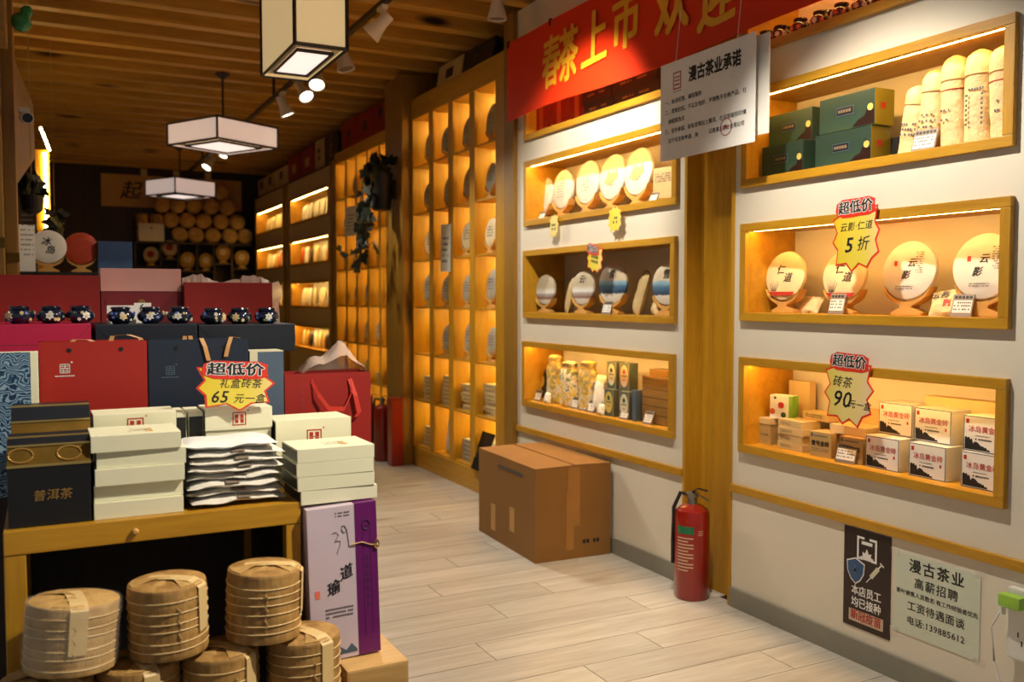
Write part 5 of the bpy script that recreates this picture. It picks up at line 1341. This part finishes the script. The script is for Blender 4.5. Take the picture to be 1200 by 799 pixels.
# ---- slip-case tea boxes: cream sleeve with a dark drawer end
def sleeve_box(label, x0, x1, y, z, h, d, rotz=0, logo=False, toplogo=False, mat='cream_box', group='cream slip-case tea boxes', drawer=True):
    w = x1 - x0
    t = empty('tea_box', label, 'box', (x0, y, z), rotz, group)
    link('sleeve', box(0, w, 0, d, 0, h, .0012), mat, t)
    if drawer:
        link('drawer', box(-.0012, 0, .006, d - .006, .004, h - .004), 'black', t); link('drawer', box(w, w + .0012, .006, d - .006, .004, h - .004), 'black', t)
    def emblem(plane):
        q = [(-.02, .02, .0, .003), (-.02, .02, .037, .04), (-.02, -.017, .003, .037), (.017, .02, .003, .037), (-.013, -.003, .022, .033), (.003, .013, .022, .033), (-.013, -.003, .007, .018), (.003, .013, .007, .018), (-.013, .013, .0195, .021)]
        return q
    if logo:
        zc = h * .5 - .018; sc = min(1, h * .62 / .04)
        link('emblem', boxes([(w * .5 + a * sc, w * .5 + b * sc, -.0008, 0, h * .5 - .02 * sc + c * sc, h * .5 - .02 * sc + e * sc) for a, b, c, e in emblem(0)]), 'ink_red', t)
        link('dot', lathe([(.0022, -.0004), (.0022, .0004)], 8), 'ink_red', t, (w * .5 + .026 * sc, -.0004, h * .5 + .024 * sc), (PI / 2, 0, 0))
    if toplogo:
        link('top_print', lines_mesh(w * .42, w * .72, [d * .3, d * .42, d * .5], .009, 0, .45, 5), 'cream_box_dark', t, (0, 0, h + .0008), (-PI / 2, 0, 0))
        link('top_print', boxes([(w * .62, w * .70, d * .2, d * .55, h, h + .0006)]), 'kraft_light', t)
    return t
# stack at the middle left
Yf = 2.212
x0, x1 = fx(106, Yf), fx(212, Yf)
SB = 'cream slip-case tea box, '
hB = .0375
zz = ZT + .0005
for k, (w_, dx, dy, rz_) in enumerate((('bottom', 0, .002, 0), ('second from the bottom', .001, .012, .5), ('third from the bottom', .003, -.004, .3), ('fourth from the bottom', .007, .006, -1.4), ('top', -.004, -.004, 0))):
    sleeve_box(SB + w_ + ' of the stack beside the gold-lettered box', x0 + dx, x1 + dx, Yf + dy, zz + k * (hB + .0005), hB, .155, R(rz_), False, k == 4)
Yr = 2.40
hbk = fz(160, 484, Yr) - zz
t = sleeve_box(SB + 'standing behind the stack with a red emblem on its front', fx(107, Yr), fx(205, Yr), Yr, zz + .153, hbk - .153, .12, 0, True)
simple_box('tea_carton', 'plain cream carton standing under the emblem box behind the stack', 'box', ((fx(107, Yr) + fx(205, Yr)) / 2, Yr, zz), .2, .14, .1525, 'cream_box', 0)
# small boxes with dark ends and the emblem box behind the paper packets
Yr2 = 2.42
zsm = fz(218, 484, Yr2)
for px, lab in ((208, 'small cream box with a dark end, beside the standing emblem box'), (228, 'small cream box with a dark end, next to the price burst box')):
    o = simple_box('tea_box', lab, 'box', (fx(px, Yr2), Yr2, zz), .036, .12, fz(218, 475, Yr2 + .05) - zz - .012, 'cream_box', 0)
    hh = o.dimensions.z if False else fz(218, 475, Yr2 + .05) - zz - .012
    link('dark_end', box(-.0165, .0165, -.001, 0, .01, hh - .012), 'black', o)
x0, x1 = fx(239, 2.40), fx(318, 2.40)
ze = fz(280, 478, 2.40)
sleeve_box(SB + 'with a red emblem behind the white paper packets', x0, x1, 2.40, ze - .055, .055, .12, 0, True)
simple_box('tea_carton', 'plain cream carton hidden behind the white paper packets', 'box', ((x0 + x1) / 2, 2.405, zz), x1 - x0 - .004, .11, ze - .0555 - zz, 'cream_box', 0)
# ---- white paper packets in a slumped pile
def flat_packet(label, x0, x1, y, z, d, t, rotz, seed, topmost=False):
    rr = random.Random(seed); w = x1 - x0; nx, ny = 16, 10; v, f = [], []
    for s in (0, 1):
        for j in range(ny + 1):
            for i in range(nx + 1):
                u, q = i / nx * 2 - 1, j / ny * 2 - 1
                e = (max(0, 1 - abs(u) ** 4) * max(0, 1 - abs(q) ** 3)) ** .6
                wav = .0022 * math.sin(u * 4 + seed) + .0016 * math.sin(u * 9 + seed * 2) * (q < -.6)
                v.append((u * w / 2 + rr.uniform(-.001, .001), d * (q + 1) / 2 + (.004 * math.sin(u * 5 + seed) if j == 0 else 0), t * .5 + wav + (t * .5 * e if s else -t * .5 * e * .8)))
    m = (nx + 1) * (ny + 1)
    for s in (0, 1):
        for j in range(ny):
            for i in range(nx):
                a = s * m + j * (nx + 1) + i; q = (a, a + 1, a + nx + 2, a + nx + 1); f.append(q[::-1] if s == 0 else q)
    me = pyd(v, f); bm = bmesh.new(); bm.from_mesh(me); bmesh.ops.remove_doubles(bm, verts=bm.verts, dist=1e-4); bm.to_mesh(me); bm.free()
    o = link('paper_packet', me, 'paper_white' if topmost else 'packet', None, ((x0 + x1) / 2, y, z), (0, 0, rotz), True)
    setp(o, label, 'packet', 'white paper tea packets in a slumped pile')
    if not topmost: link('dark_label', box(-.016, .016, 0, .013, 0, .0009), 'tag_grey', o, (rr.uniform(-.012, .02), .001, t * .73), (R(22), 0, 0))
    return o
Yp = 2.215
pz = zz + .001
ordn = ['bottom', 'second', 'third', 'fourth', 'fifth', 'sixth', 'seventh']
xa, xb = fx(217, Yp), fx(333, Yp)
rr = random.Random(9)
for k in range(7):
    dx = [0.008, 0, -.004, -.004, .002, .004, .006][k]
    flat_packet(f'white paper tea packet, {ordn[k]} from the stand in the slumped pile', xa + dx + rr.uniform(0, .006), xb + dx - rr.uniform(0, .01), Yp + rr.uniform(0, .012), pz + k * .0185, .155, .024, R(rr.uniform(-3, 4)), k + 1)
flat_packet('smooth white paper packet on top of the slumped pile', fx(213, Yp), fx(325, Yp), Yp + .008, pz + 7 * .0185 + .001, .15, .026, R(-2), 12, True)

# ---- black and gold gift boxes
def gold_box(label, x0, x1, y, z, zb, zg, zt, d, emb):
    w = x1 - x0
    t = empty('gift_box', label, 'gift box', (x0, y, z))
    link('body', box(0, w, 0, d, 0, zb - z - .003, .002), 'black', t)
    link('gold_trim', box(-.001, w + .001, -.002, d, zb - z - .003, zb - z + .003, .001), 'gold_edge', t)
    a, b = zb - z + .003, zg - z
    v = [(0, 0, a), (w, 0, a), (w, d, a), (0, d, a), (0, .018, b), (w, .018, b), (w, d, b), (0, d, b)]
    fc = [(3, 2, 1, 0), (4, 5, 6, 7), (0, 1, 5, 4), (1, 2, 6, 5), (2, 3, 7, 6), (3, 0, 4, 7)]
    lid = link('lid', pyd(v, fc), 'gold_foil', t)
    if emb:
        for u in (.1, .68):
            e = link('emblem', tube([(.024 * math.cos(q), 0, .016 * math.sin(q)) for q in [2 * PI * k / 20 for k in range(20)]], .0022, 5, True), 'ink_gold', lid, (w * u + .01, .008, (a + b) / 2), (R(-25), 0, 0))
    c = zt - z
    v = [(0, .018, b), (w, .018, b), (w, d, b), (0, d, b), (0, .06, c), (w, .06, c), (w, d, c), (0, d, c)]
    link('lid_slope', pyd(v, fc), 'navy_deep', t)
    link('gold_trim', box(0, w, .014, .020, b - .002, b + .002), 'gold_edge', t); link('gold_trim', box(0, w, .057, .063, c - .002, c + .002), 'gold_edge', t)
    link('clasp', box(w, w + .008, .03, .045, a - .005, b, .002), 'black', t)
    return t
x0, x1 = fx(4, Yf), fx(103, Yf)
g = gold_box('black gift box lettered in gold with a bronze lid, at the corner of the stand', x0, x1, Yf, zz, fz(50, 545, Yf), fz(50, 521, Yf + .018), fz(50, 511, Yf + .06), .13, True)
text('普洱茶', .026, 'ink_gold', g, (x1 - x0) * .53, -.001, .066, bold=.0, shear=.1)
Y2 = 2.36
gold_box('black gift box with a bronze lid standing behind the gold-lettered one', fx(10, Y2), fx(104, Y2), Y2, zz, fz(50, 511, Y2), fz(50, 493, Y2 + .018), fz(50, 475, Y2 + .06), .12, False)
# ---- peacock print box and a plank end
Y3 = 2.58
pkb = empty('gift_box', 'upright gift box with a blue peacock-feather print beside the red bag', 'gift box', (fx(-22, Y3), Y3, zz))
w3 = fx(44, Y3) - fx(-22, Y3); h3 = fz(15, 413, Y3) - zz
link('body', box(0, w3, 0, .05, 0, h3, .002), 'cream_box', pkb); link('front_print', box(0, w3 * .86, -.001, 0, 0, h3), 'peacock', pkb)
# ---- shopping bags
def gift_bag(label, x0, x1, y, z, h, d, mat, handles=(), hm='ribbon', logo=None, holes=True, rotz=0, name='gift_bag'):
    w = x1 - x0
    t = empty(name, label, 'gift bag', (x0, y, z), rotz)
    link('front_panel', box(0, w, 0, .002, 0, h), mat, t); link('back_panel', box(0, w, d - .002, d, 0, h), mat, t)
    for s in (0, 1):
        xs = 0 if s == 0 else w; k = .012 if s == 0 else -.012
        v = [(xs, .002, 0), (xs, d - .002, 0), (xs, d - .002, h), (xs, .002, h), (xs + k, d / 2, h), (xs + k, d / 2, h * .1)]
        link('gusset', pyd(v, [(0, 5, 4, 3), (5, 1, 2, 4), (0, 1, 5)]), mat, t)
    link('base', box(0, w, .002, d - .002, 0, .002), mat, t)
    if holes:
        for u in (.27, .75): link('eyelet', lathe([(.006, -.0006), (.006, .0006)], 12), 'black', t, (w * u, -.0008, h - .022), (PI / 2, 0, 0))
    for hd in handles: link('handle', ribbon(hd, (1, .2, 0), .012, .0012), hm, t)
    if logo:
        u, zc, sc, m = logo
        q = [(-.02, .02, -.002, .002), (-.02, .02, .008, .011), (-.02, .02, .016, .02), (-.02, .02, -.012, -.009), (-.02, .02, -.02, -.016), (-.002, .002, .002, .02), (-.02, -.016, -.02, .02), (.016, .02, -.02, .02), (-.008, -.005, -.02, .0), (.006, .009, -.02, .0)]
        link('emblem', boxes([(w * u + a * sc, w * u + b * sc, -.0008, 0, zc + c * sc, zc + e * sc) for a, b, c, e in q]), m, t)
        link('emblem_dot', lathe([(.004 * sc, -.0004), (.004 * sc, .0004)], 10), m, t, (w * u + .026 * sc, -.0006, zc + .026 * sc), (PI / 2, 0, 0))
        link('print', lines_mesh(w * u - .038 * sc, w * u + .038 * sc, [zc - .034 * sc], .005 * sc, -.0008, .05, 4), m, t)
    return t
Y4 = 2.65
zb4 = fz(110, 400, Y4)
gift_bag('bright red gift bag with a white square emblem behind the black gift box', fx(45, Y4), fx(172, Y4), Y4, zz, zb4 - zz, .09, 'red_card', [[(.07, .012, zb4 - zz - .01), (.085, .014, zb4 - zz + .006), (.12, .02, zb4 - zz + .004), (.14, .02, zb4 - zz - .008)], [(.17, .06, zb4 - zz - .02), (.18, .06, zb4 - zz + .012), (.22, .06, zb4 - zz + .014), (.25, .06, zb4 - zz + .004), (.262, .06, zb4 - zz - .02)]], 'ribbon', (.23, (fz(70, 432, Y4) - zz), .62, 'flower_white'))
n0, n1 = fx(173.5, Y4), fx(291, Y4)
hN = zb4 - zz
gift_bag('navy gift bag with a faint square emblem behind the yellow price burst', n0, n1, Y4 + .003, zz, hN, .09, 'navy_card', [[(.10, .06, hN - .02), (.104, .06, hN + .008), (.118, .06, hN + .008), (.122, .06, hN - .02)], [(fx(236, Y4) - n0, -.003, hN + .003), (fx(240, Y4) - n0, -.006, hN - .02), (fx(244, Y4) - n0, -.006, hN - .06)], [(fx(281, Y4) - n0, .02, hN + .001), (fx(271, Y4) - n0, -.002, hN + .005), (fx(267, Y4) - n0, -.007, hN - .02), (fx(264, Y4) - n0, -.007, hN - .05)]], 'ribbon', (.21, (fz(200, 434, Y4) - zz), .6, 'slate_card'))
# grey-blue box with a pale edge
Y5 = 2.765
g0, g1 = fx(292, 2.66), fx(331.5, 2.66)
gb = simple_box('gift_box', 'slate blue gift box with a pale edge, under the lying navy bag', 'gift box', ((g0 + g1) / 2, 2.655, zz), g1 - g0, .09, fz(315, 412, 2.66) - zz, 'slate_card', 0)
link('pale_edge', box(-(g1 - g0) / 2, -(g1 - g0) / 2 + .022, -.001, 0, 0, fz(315, 412, 2.66) - zz), 'cream_box_dark', gb); link('pale_edge', box(-(g1 - g0) / 2, (g1 - g0) / 2, -.001, .09, fz(315, 412, 2.66) - zz, fz(315, 412, 2.66) - zz + .003), 'cream_box_dark', gb)
# price burst on the emblem box
Yq = 2.385
burst('bright yellow starburst price card reading 65元 standing before the navy bag', (fx(275, Yq), Yq, fz(275, 452, Yq)), (R(-6), R(3), 0), .205, .125,
      [('礼盒砖茶', .026, .012, .004), ('65', .042, -.04, -.030, 0, .012), ('元一盒', .026, .035, -.034)], n=8, hz=.040, hs=.040, seed=9, depth=.24)
# ---- bags lying flat, bottoms to the front
def lying_bag(label, x0, x1, y, z, h, d, mat, flap=True):
    w = x1 - x0
    t = empty('gift_bag', label, 'gift bag', (x0, y, z))
    link('body', box(0, w, 0, d, 0, h, .002), mat, t)
    if flap:
        link('fold_crease', boxes([(w * .17, w * .83, -.0006, 0, h * .38, h * .40)]), 'navy_deep' if 'navy' in mat else 'mauve_card', t)
        for s in (0, 1):
            q = bar2(0 if s == 0 else w, h * .98, w * .17 if s == 0 else w * .83, h * .39, .0018); o = link('fold_crease', q, 'navy_deep' if 'navy' in mat else 'mauve_card', t, (0, .0022, 0))
    return t
Y6 = 2.80
z6 = 1.187
h6 = .088
lying_bag('magenta gift bag lying flat with three jars on it', fx(-30, Y6), fx(107, Y6), Y6, z6, h6 + .004, .30, 'magenta_card')
lying_bag('navy gift bag lying flat in the middle with three jars on it', fx(112, Y6), fx(231.5, Y6), Y6, z6, h6, .30, 'navy_deep')
lying_bag('navy gift bag lying flat at the aisle end with three jars on it', fx(233, Y6), fx(346, Y6), Y6, z6, h6 - .004, .30, 'navy_deep')
# ---- nine porcelain jars
rj = random.Random(6)
for k, px in enumerate((24, 61, 95, 142, 177, 211, 250, 281, 313)):
    Yj = 2.86
    bag = k // 3; zj = z6 + h6 + (.004, 0, -.004)[bag] + .0005
    big = ['flower_cream', 'flower_white', 'flower_white', 'flower_cream', 'flower_white', 'flower_white', 'flower_cream', 'flower_cream', 'flower_white'][k]
    fl = [((-.75, .0, .45, 0, -.05, -.1, .7, -.45, .1)[k], .022, .0125, big)]
    for q in range(7):
        fl.append((rj.uniform(-1.5, 1.5), rj.choice((.012, .019, .030)), rj.uniform(.004, .007), rj.choice(['flower_white', 'flower_green', 'flower_cream', 'flower_blue'])))
    jar('dark blue flowered porcelain jar ' + ['on the magenta bag, away from the navy bags', 'on the magenta bag, middle of its trio', 'on the magenta bag, next to the navy bag', 'on the middle navy bag, before the white card', 'on the middle navy bag, middle of its trio', 'on the middle navy bag, next to the end bag', 'on the aisle-end navy bag, next to the middle bag', 'on the aisle-end navy bag, middle of its trio', 'on the aisle-end navy bag, nearest the film wrap'][k], (fx(px, Yj), Yj, zj), .038, 'porcelain', ['jars on the magenta bag', 'jars on the middle navy bag', 'jars on the end navy bag'][bag], rj.uniform(-.15, .15), 'porcelain_jar', fl, k=.76)
# ---- upright gift boxes at the back of the pile
Y7 = 3.115
ZR = 1.187
def upright(label, px0, px1, Y, pt, mat, d=.08):
    a, b = fx(px0, Y), fx(px1, Y)
    return simple_box('gift_box', label, 'gift box', ((a + b) / 2, Y, ZR), b - a, d, fz((px0 + px1) / 2, pt, Y) - ZR, mat, 0), b - a, fz((px0 + px1) / 2, pt, Y) - ZR
upright('broad deep red gift box standing behind the jars on the magenta bag', -40, 118, Y7, 322, 'red_card_deep')
o, w, h = upright('mauve gift box with a pink upper band standing behind the middle jars', 119.5, 213, Y7 + .03, 315, 'mauve_card')
link('pink_band', box(-w / 2 - .001, w / 2 + .001, -.0015, .0815, h * .72, h + .001, .001), 'pink_card', o)
link('gold_seal', lathe([(.011, -.0006), (.011, .0006)], 16), 'ink_gold', o, (0, -.001, h * .58), (PI / 2, 0, 0)); link('pale_disc', lathe([(.022, -.0005), (.022, .0005)], 20), 'mauve_card', o, (-w * .36, -.001, h * .6), (PI / 2, 0, 0))
o, w, h = upright('bright red gift box in loose clear film behind the jars at the aisle end', 217, 320, Y7, 331, 'red_card')
v, f = [], []
rr = random.Random(12); n = 26
for k in range(n + 1):
    u = k / n; x = -w / 2 - .004 + u * (w + .034); zt_ = h + .012 + .012 * math.sin(u * 11) + rr.uniform(-.004, .006); 
    if u > .88: zt_ -= (u - .88) * .9
    v += [(x, .012 + rr.uniform(-.006, .006), .01 if u > .93 else h * .93), (x + rr.uniform(-.004, .004), .03, zt_), (x, .06, h * .95)]
for k in range(n):
    a = 3 * k; f += [(a, a + 3, a + 4, a + 1), (a + 1, a + 4, a + 5, a + 2)]
link('film_wrap', pyd(v, f), 'plastic_film', o, (0, 0, .002))
v, f = [], []
for k in range(9):
    u = k / 8; zz_ = h * (1 - u)
    v += [(w / 2, .004, zz_), (w / 2 + .028 + .012 * math.sin(u * 9), .03, zz_ + .006), (w / 2, .07, zz_)]
for k in range(8): a = 3 * k; f += [(a, a + 3, a + 4, a + 1), (a + 1, a + 4, a + 5, a + 2)]
link('film_wrap', pyd(v, f), 'plastic_film', o)
# small white cards behind the middle jars
o = simple_box('card', 'white card standing behind the first jar of the middle trio', 'card', ((fx(126, 2.93) + fx(160, 2.93)) / 2, 2.93, z6 + h6 + .0005), fx(160, 2.93) - fx(126, 2.93), .003, fz(143, 358, 2.93) - z6 - h6, 'paper', 0, bev=0)
o = simple_box('card', 'small white card with a black digit behind the middle jars', 'card', (fx(168, 2.95), 2.95, z6 + h6 + .0005), .048, .003, fz(168, 355, 2.95) - z6 - h6, 'paper', 0, bev=0)
text('6', .03, 'ink', o, -.002, -.0008, .045, bold=.02)

# ---- purple box on the pine block with cream boxes on it
pb = empty('gift_box', 'tall lilac tea box with a purple side band, marked 39 by hand', 'gift box', (.567, 2.165, .4525), 0, None, rot=(0, R(-1.6), R(1)))
pw2, ph2 = .176, .384
link('body', box(0, pw2, 0, .17, 0, ph2, .002), 'lilac_print', pb)
link('purple_band', box(pw2 * .685, pw2 + .001, -.0012, .1705, .0005, ph2 + .0008, .0005), 'purple_print', pb)
link('band_print', boxes([(pw2 * .79, pw2 * .796, -.0018, -.0012, .05, ph2 - .06), (pw2 * .90, pw2 * .906, -.0018, -.0012, .05, ph2 - .06), (pw2 * .79, pw2 * .906, -.0018, -.0012, ph2 - .06, ph2 - .057)]), 'ink_purple', pb)
link('band_emblem', tube([(.010 * math.cos(q), 0, .012 * math.sin(q)) for q in [2 * PI * k / 16 for k in range(16)]], .0016, 5, True), 'ink_purple', pb, (pw2 * .845, -.0018, ph2 - .055))
for k in range(7): link('band_letter', lines_mesh(pw2 * .825, pw2 * .865, [.12 + k * .02], .011, -.0019, 0, k), 'ink_purple', pb)
link('pen_mark', tube([(.062, -.001, .318), (.072, -.001, .320), (.078, -.001, .312), (.068, -.001, .296), (.074, -.001, .298), (.082, -.001, .297), (.081, -.001, .285), (.073, -.001, .268), (.075, -.001, .266)], .0008, 5), 'ink_grey', pb)
link('pen_mark', tube([(.099, -.001, .324), (.094, -.001, .333), (.088, -.001, .334), (.086, -.001, .324), (.091, -.001, .316), (.097, -.001, .318), (.099, -.001, .324), (.102, -.001, .300), (.104, -.001, .278)], .0008, 5), 'ink_grey', pb)
text('瑜', .036, 'ink', pb, pw2 * .33, -.0008, ph2 * .465, bold=.02, shear=.35, rot=R(-20)); text('道', .036, 'ink', pb, pw2 * .52, -.0008, ph2 * .555, bold=.02, shear=.35, rot=R(-20))
link('seal', box(pw2 * .08, pw2 * .15, -.0008, 0, ph2 * .42, ph2 * .47), 'burst_pink', pb)
link('print', lines_mesh(pw2 * .22, pw2 * .62, [ph2 * .33, ph2 * .305, ph2 * .28], .0045, -.0008, .12, 6), 'ink_grey', pb)
link('print', lines_mesh(pw2 * .40, pw2 * .62, [ph2 * .93, ph2 * .95], .0035, -.0008, .15, 7), 'ink_grey', pb)
link('landscape_print', prism([(pw2 * .3, .012), (pw2 * .42, .03), (pw2 * .5, .02), (pw2 * .58, .035), (pw2 * .66, .018), (pw2 * .66, .012)], -.0008, 0), 'slate_card', pb)
kn = [(pw2 * .62, -.003, ph2 * .74), (pw2 * .78, -.004, ph2 * .745), (pw2 * .9, -.004, ph2 * .72), (pw2 * 1.0, -.003, ph2 * .715)]
link('string', tube(kn, .0016, 6), 'twine', pb); link('string_bow', tube([(pw2 * .99 + .006 * math.cos(q), -.005, ph2 * .72 + .010 * math.sin(q)) for q in [2 * PI * k / 12 for k in range(12)]], .002, 5, True), 'gold_edge', pb)
zp = .4525 + ph2 + .008
Yw = 2.185
for k in range(4):
    ofs = [.008, 0, -.002, 0][k]
    sleeve_box(SB + ['bottom', 'second from the bottom', 'third from the bottom', 'top'][k] + ' of the stack on the lilac box', fx(347, Yw) + ofs, fx(438, Yw) + ofs, Yw, zp + k * .0345, .034, .155, R([1.5, .6, .2, .5][k]), False, k == 3)
Yv = 2.385
za = fz(365, 522, Yv)
sleeve_box(SB + 'with a red emblem, behind the stack on the lilac box', fx(322, Yv), fx(411, Yv), Yv, zp + .088, fz(365, 491, Yv) - zp - .088, .13, R(1), True)
simple_box('tea_carton', 'plain cream carton under the emblem box behind the lilac box stack', 'box', ((fx(322, Yv) + fx(411, Yv)) / 2, Yv + .002, .8535), .16, .12, zp + .0875 - .8535, 'cream_box', 0)
# support carton behind the lilac box carrying the bag
simple_box('storage_carton', 'plain brown carton on the floor under the cream carton and red bag', 'carton', (.735, 2.45, 0), .33, .42, .80, 'kraft', 0) if False else None
sc2 = simple_box('storage_carton', 'plain brown carton standing on the floor under the dark red bag', 'carton', (.69, 2.45, 0), .20, .43, .853, 'kraft', 0)
# ---- dark red bag with ribbon handles and a clear bag on top
Yg = 2.66
x0, x1 = fx(333, Yg), fx(434, Yg)
hz_ = fz(385, 437, Yg) - .8535
rb_ = gift_bag('dark red gift bag with red ribbon handles, topped by a clear plastic bag', x0, x1, Yg, .8535, hz_, .12, 'red_card_deep', (), holes=False)
wB = x1 - x0
link('handle', ribbon([(wB * .30, -.002, hz_ - .02), (wB * .36, -.018, hz_ - .06), (wB * .48, -.024, hz_ - .105), (wB * .66, -.020, hz_ - .108), (wB * .76, -.012, hz_ - .06), (wB * .745, -.002, hz_ - .02)], (.3, 0, 1), .014, .0012), 'ribbon_red', rb_)
link('handle_end', ribbon([(wB * .745, -.003, hz_ - .02), (wB * .80, -.014, hz_ - .07), (wB * .84, -.016, hz_ - .12), (wB * .80, -.014, hz_ - .135)], (1, 0, .2), .013, .0012), 'ribbon_red', rb_)
link('faint_print', lines_mesh(wB * .18, wB * .215, [hz_ - .06 - .022 * k for k in range(4)], .014, -.0008, 0, 3), 'mauve_card', rb_)
# crumpled clear bag
rr = random.Random(31); n, m_ = 14, 8; v, f = [], []
for j in range(m_ + 1):
    for i in range(n + 1):
        u, q = i / n, j / m_
        env = (math.sin(PI * u) ** .6) * (math.sin(PI * min(1, q * .9 + .1)) ** .5)
        hgt = env * (.045 + .05 * math.exp(-((u - .62) / .18) ** 2) + .025 * math.exp(-((u - .15) / .1) ** 2)) + rr.uniform(-.004, .006) * env
        v.append((.20 * u + rr.uniform(-.003, .003), .11 * q + rr.uniform(-.003, .003), hgt))
for j in range(m_):
    for i in range(n): a = j * (n + 1) + i; f.append((a, a + 1, a + n + 2, a + n + 1))
cbag = link('plastic_bag', pyd(v, f), 'plastic_film', None, (fx(357, Yg), Yg + .006, .8535 + hz_ + .001), smooth=True); setp(cbag, 'crumpled clear plastic bag lying over the mouth of the dark red bag', 'plastic bag')

# ================================================================ cabinet with display cakes before the left wall
Yc = 6.3
zc = fz(70, 319, Yc)
kb = empty('dark_cabinet', 'tall dark cabinet behind the gift boxes, carrying two display cakes', 'cabinet', (fx(18, Yc), Yc - .12, 0))
kw = fx(165, Yc) - fx(18, Yc)
link('body', box(0, kw, .01, .42, 0, zc - .02, .004), 'darkwood_x', kb); link('top_board', box(-.01, kw + .01, 0, .43, zc - .0195, zc, .003), 'black', kb)
for k in range(2): d_ = link('door', box(.02 + k * kw / 2, kw / 2 - .02 + k * kw / 2, 0, .01, .1, zc - .06, .003), 'darkwood_z', kb); link('handle', box(kw / 2 - .05 + k * .06, kw / 2 - .04 + k * .06, -.012, 0, zc * .5, zc * .5 + .12, .002), 'steel', d_)
cake_on_stand('large white tea cake lettered 冰岛 on the dark cabinet', 'pale wooden stand under the 冰岛 cake', fx(59, Yc), Yc, zc, .104, 'cake_white', R(-4), [('冰', .055, -.012, .028, 'ink'), ('岛', .055, .01, -.024, 'ink')])
cake_on_stand('large rust red tea cake on the dark cabinet', 'pale wooden stand under the rust red cake', fx(97.5, Yc), Yc, zc, .100, 'cake_red', R(-6), ())
Yd = Yc - .06
o = simple_box('gift_box', 'blue landscape gift box standing beside the rust red cake', 'gift box', ((fx(117, Yd) + fx(157, Yd)) / 2, Yd, zc), fx(157, Yd) - fx(117, Yd), .06, fz(137, 283, Yd) - zc, 'blue_box_print', 0)
b = link('paper_sheet', box(0, fx(44, 6.26) - fx(25, 6.26), 0, .002, 0, fz(35, 263, 6.26) - zc), 'paper', None, (fx(25, 6.26), 6.26, zc + .0005), (-R(4), 0, 0)); setp(b, 'white printed sheet propped on the dark cabinet beside the post', 'paper')
link('print', lines_mesh(.01, .08, [.1 + .03 * k for k in range(9)], .008, -.001, .2, 4), 'ink_grey', b)
# ---- security camera, green gourd, hanging plants
sc3 = empty('security_camera', 'white bullet security camera on the timber post', 'camera', at_y(30, 138, 3.82), 0)
link('housing', lathe([(.018, .03), (.021, .02), (.021, -.05), (.019, -.052), (.017, -.045)], 20), 'white_plastic', sc3, (0, 0, 0), (R(-80), 0, R(8)), True)
link('lens', lathe([(.0165, -.0505), (.0165, -.046)], 16), 'black', sc3, (0, 0, 0), (R(-80), 0, R(8)))
link('bracket', box(-.022, .014, -.0, .03, .02, .036, .003), 'white_plastic', sc3)
gd = empty('glass_gourd', 'green glass gourd hanging near the ceiling by the posts', 'ornament', at_y(28, 20, 3.6))
link('bulb', lathe([(.004, -.052), (.02, -.048), (.032, -.03), (.034, -.015), (.022, .004), (.018, .012), (.021, .022), (.016, .034), (.006, .042)], 22), 'green_glass', gd, (0, 0, 0), (0, R(25), 0), True)
link('cord', tube([(0, 0, .03), (-.004, 0, CEIL - gd.location.z + .125)], .0015, 5), 'twine', gd)
def foliage(label, p, rads, n, seed, vine_len=0):
    t = empty('hanging_plant', label, 'plant', p); rr = random.Random(seed)
    link('basket', lathe([(.015, -.12), (.045, -.10), (.055, -.04), (.058, -.03)], 18), 'pot_dark', t)
    link('cord', tube([(0, 0, -.05), (0, 0, CEIL - p[2] + .125)], .002, 5), 'twine', t)
    for k in range(n):
        a = rr.uniform(0, 2 * PI); q = rr.uniform(.2, 1)
        l = link('leaf', leaf_me, rr.choice(['leaf', 'leaf_bright']), t, (rads[0] * q * math.cos(a), rads[1] * q * math.sin(a), rr.uniform(-.05, rads[2]) - (rr.uniform(0, vine_len) if k % 3 == 0 else 0)), (rr.uniform(-.9, .9), rr.uniform(-2.5, 2.5), rr.uniform(0, 6))); l.scale = (rr.uniform(.7, 1.2),) * 3
p = at_y(37, 222, 5.0); foliage('dark leafy plant hanging between the post and the light strip', (p.x, 5.0, p.z), (.05, .06, .06), 34, 3, .03)
p = at_y(64, 262, 7.1); foliage('small leafy plant at the foot of the light strip', (p.x, 7.1, p.z), (.07, .07, .08), 30, 5, .16)

SC.cycles.use_denoising = True
SC.cycles.max_bounces = 6
SC.cycles.diffuse_bounces = 3
SC.cycles.glossy_bounces = 2
SC.cycles.transparent_max_bounces = 6
SC.cycles.sample_clamp_indirect = 6
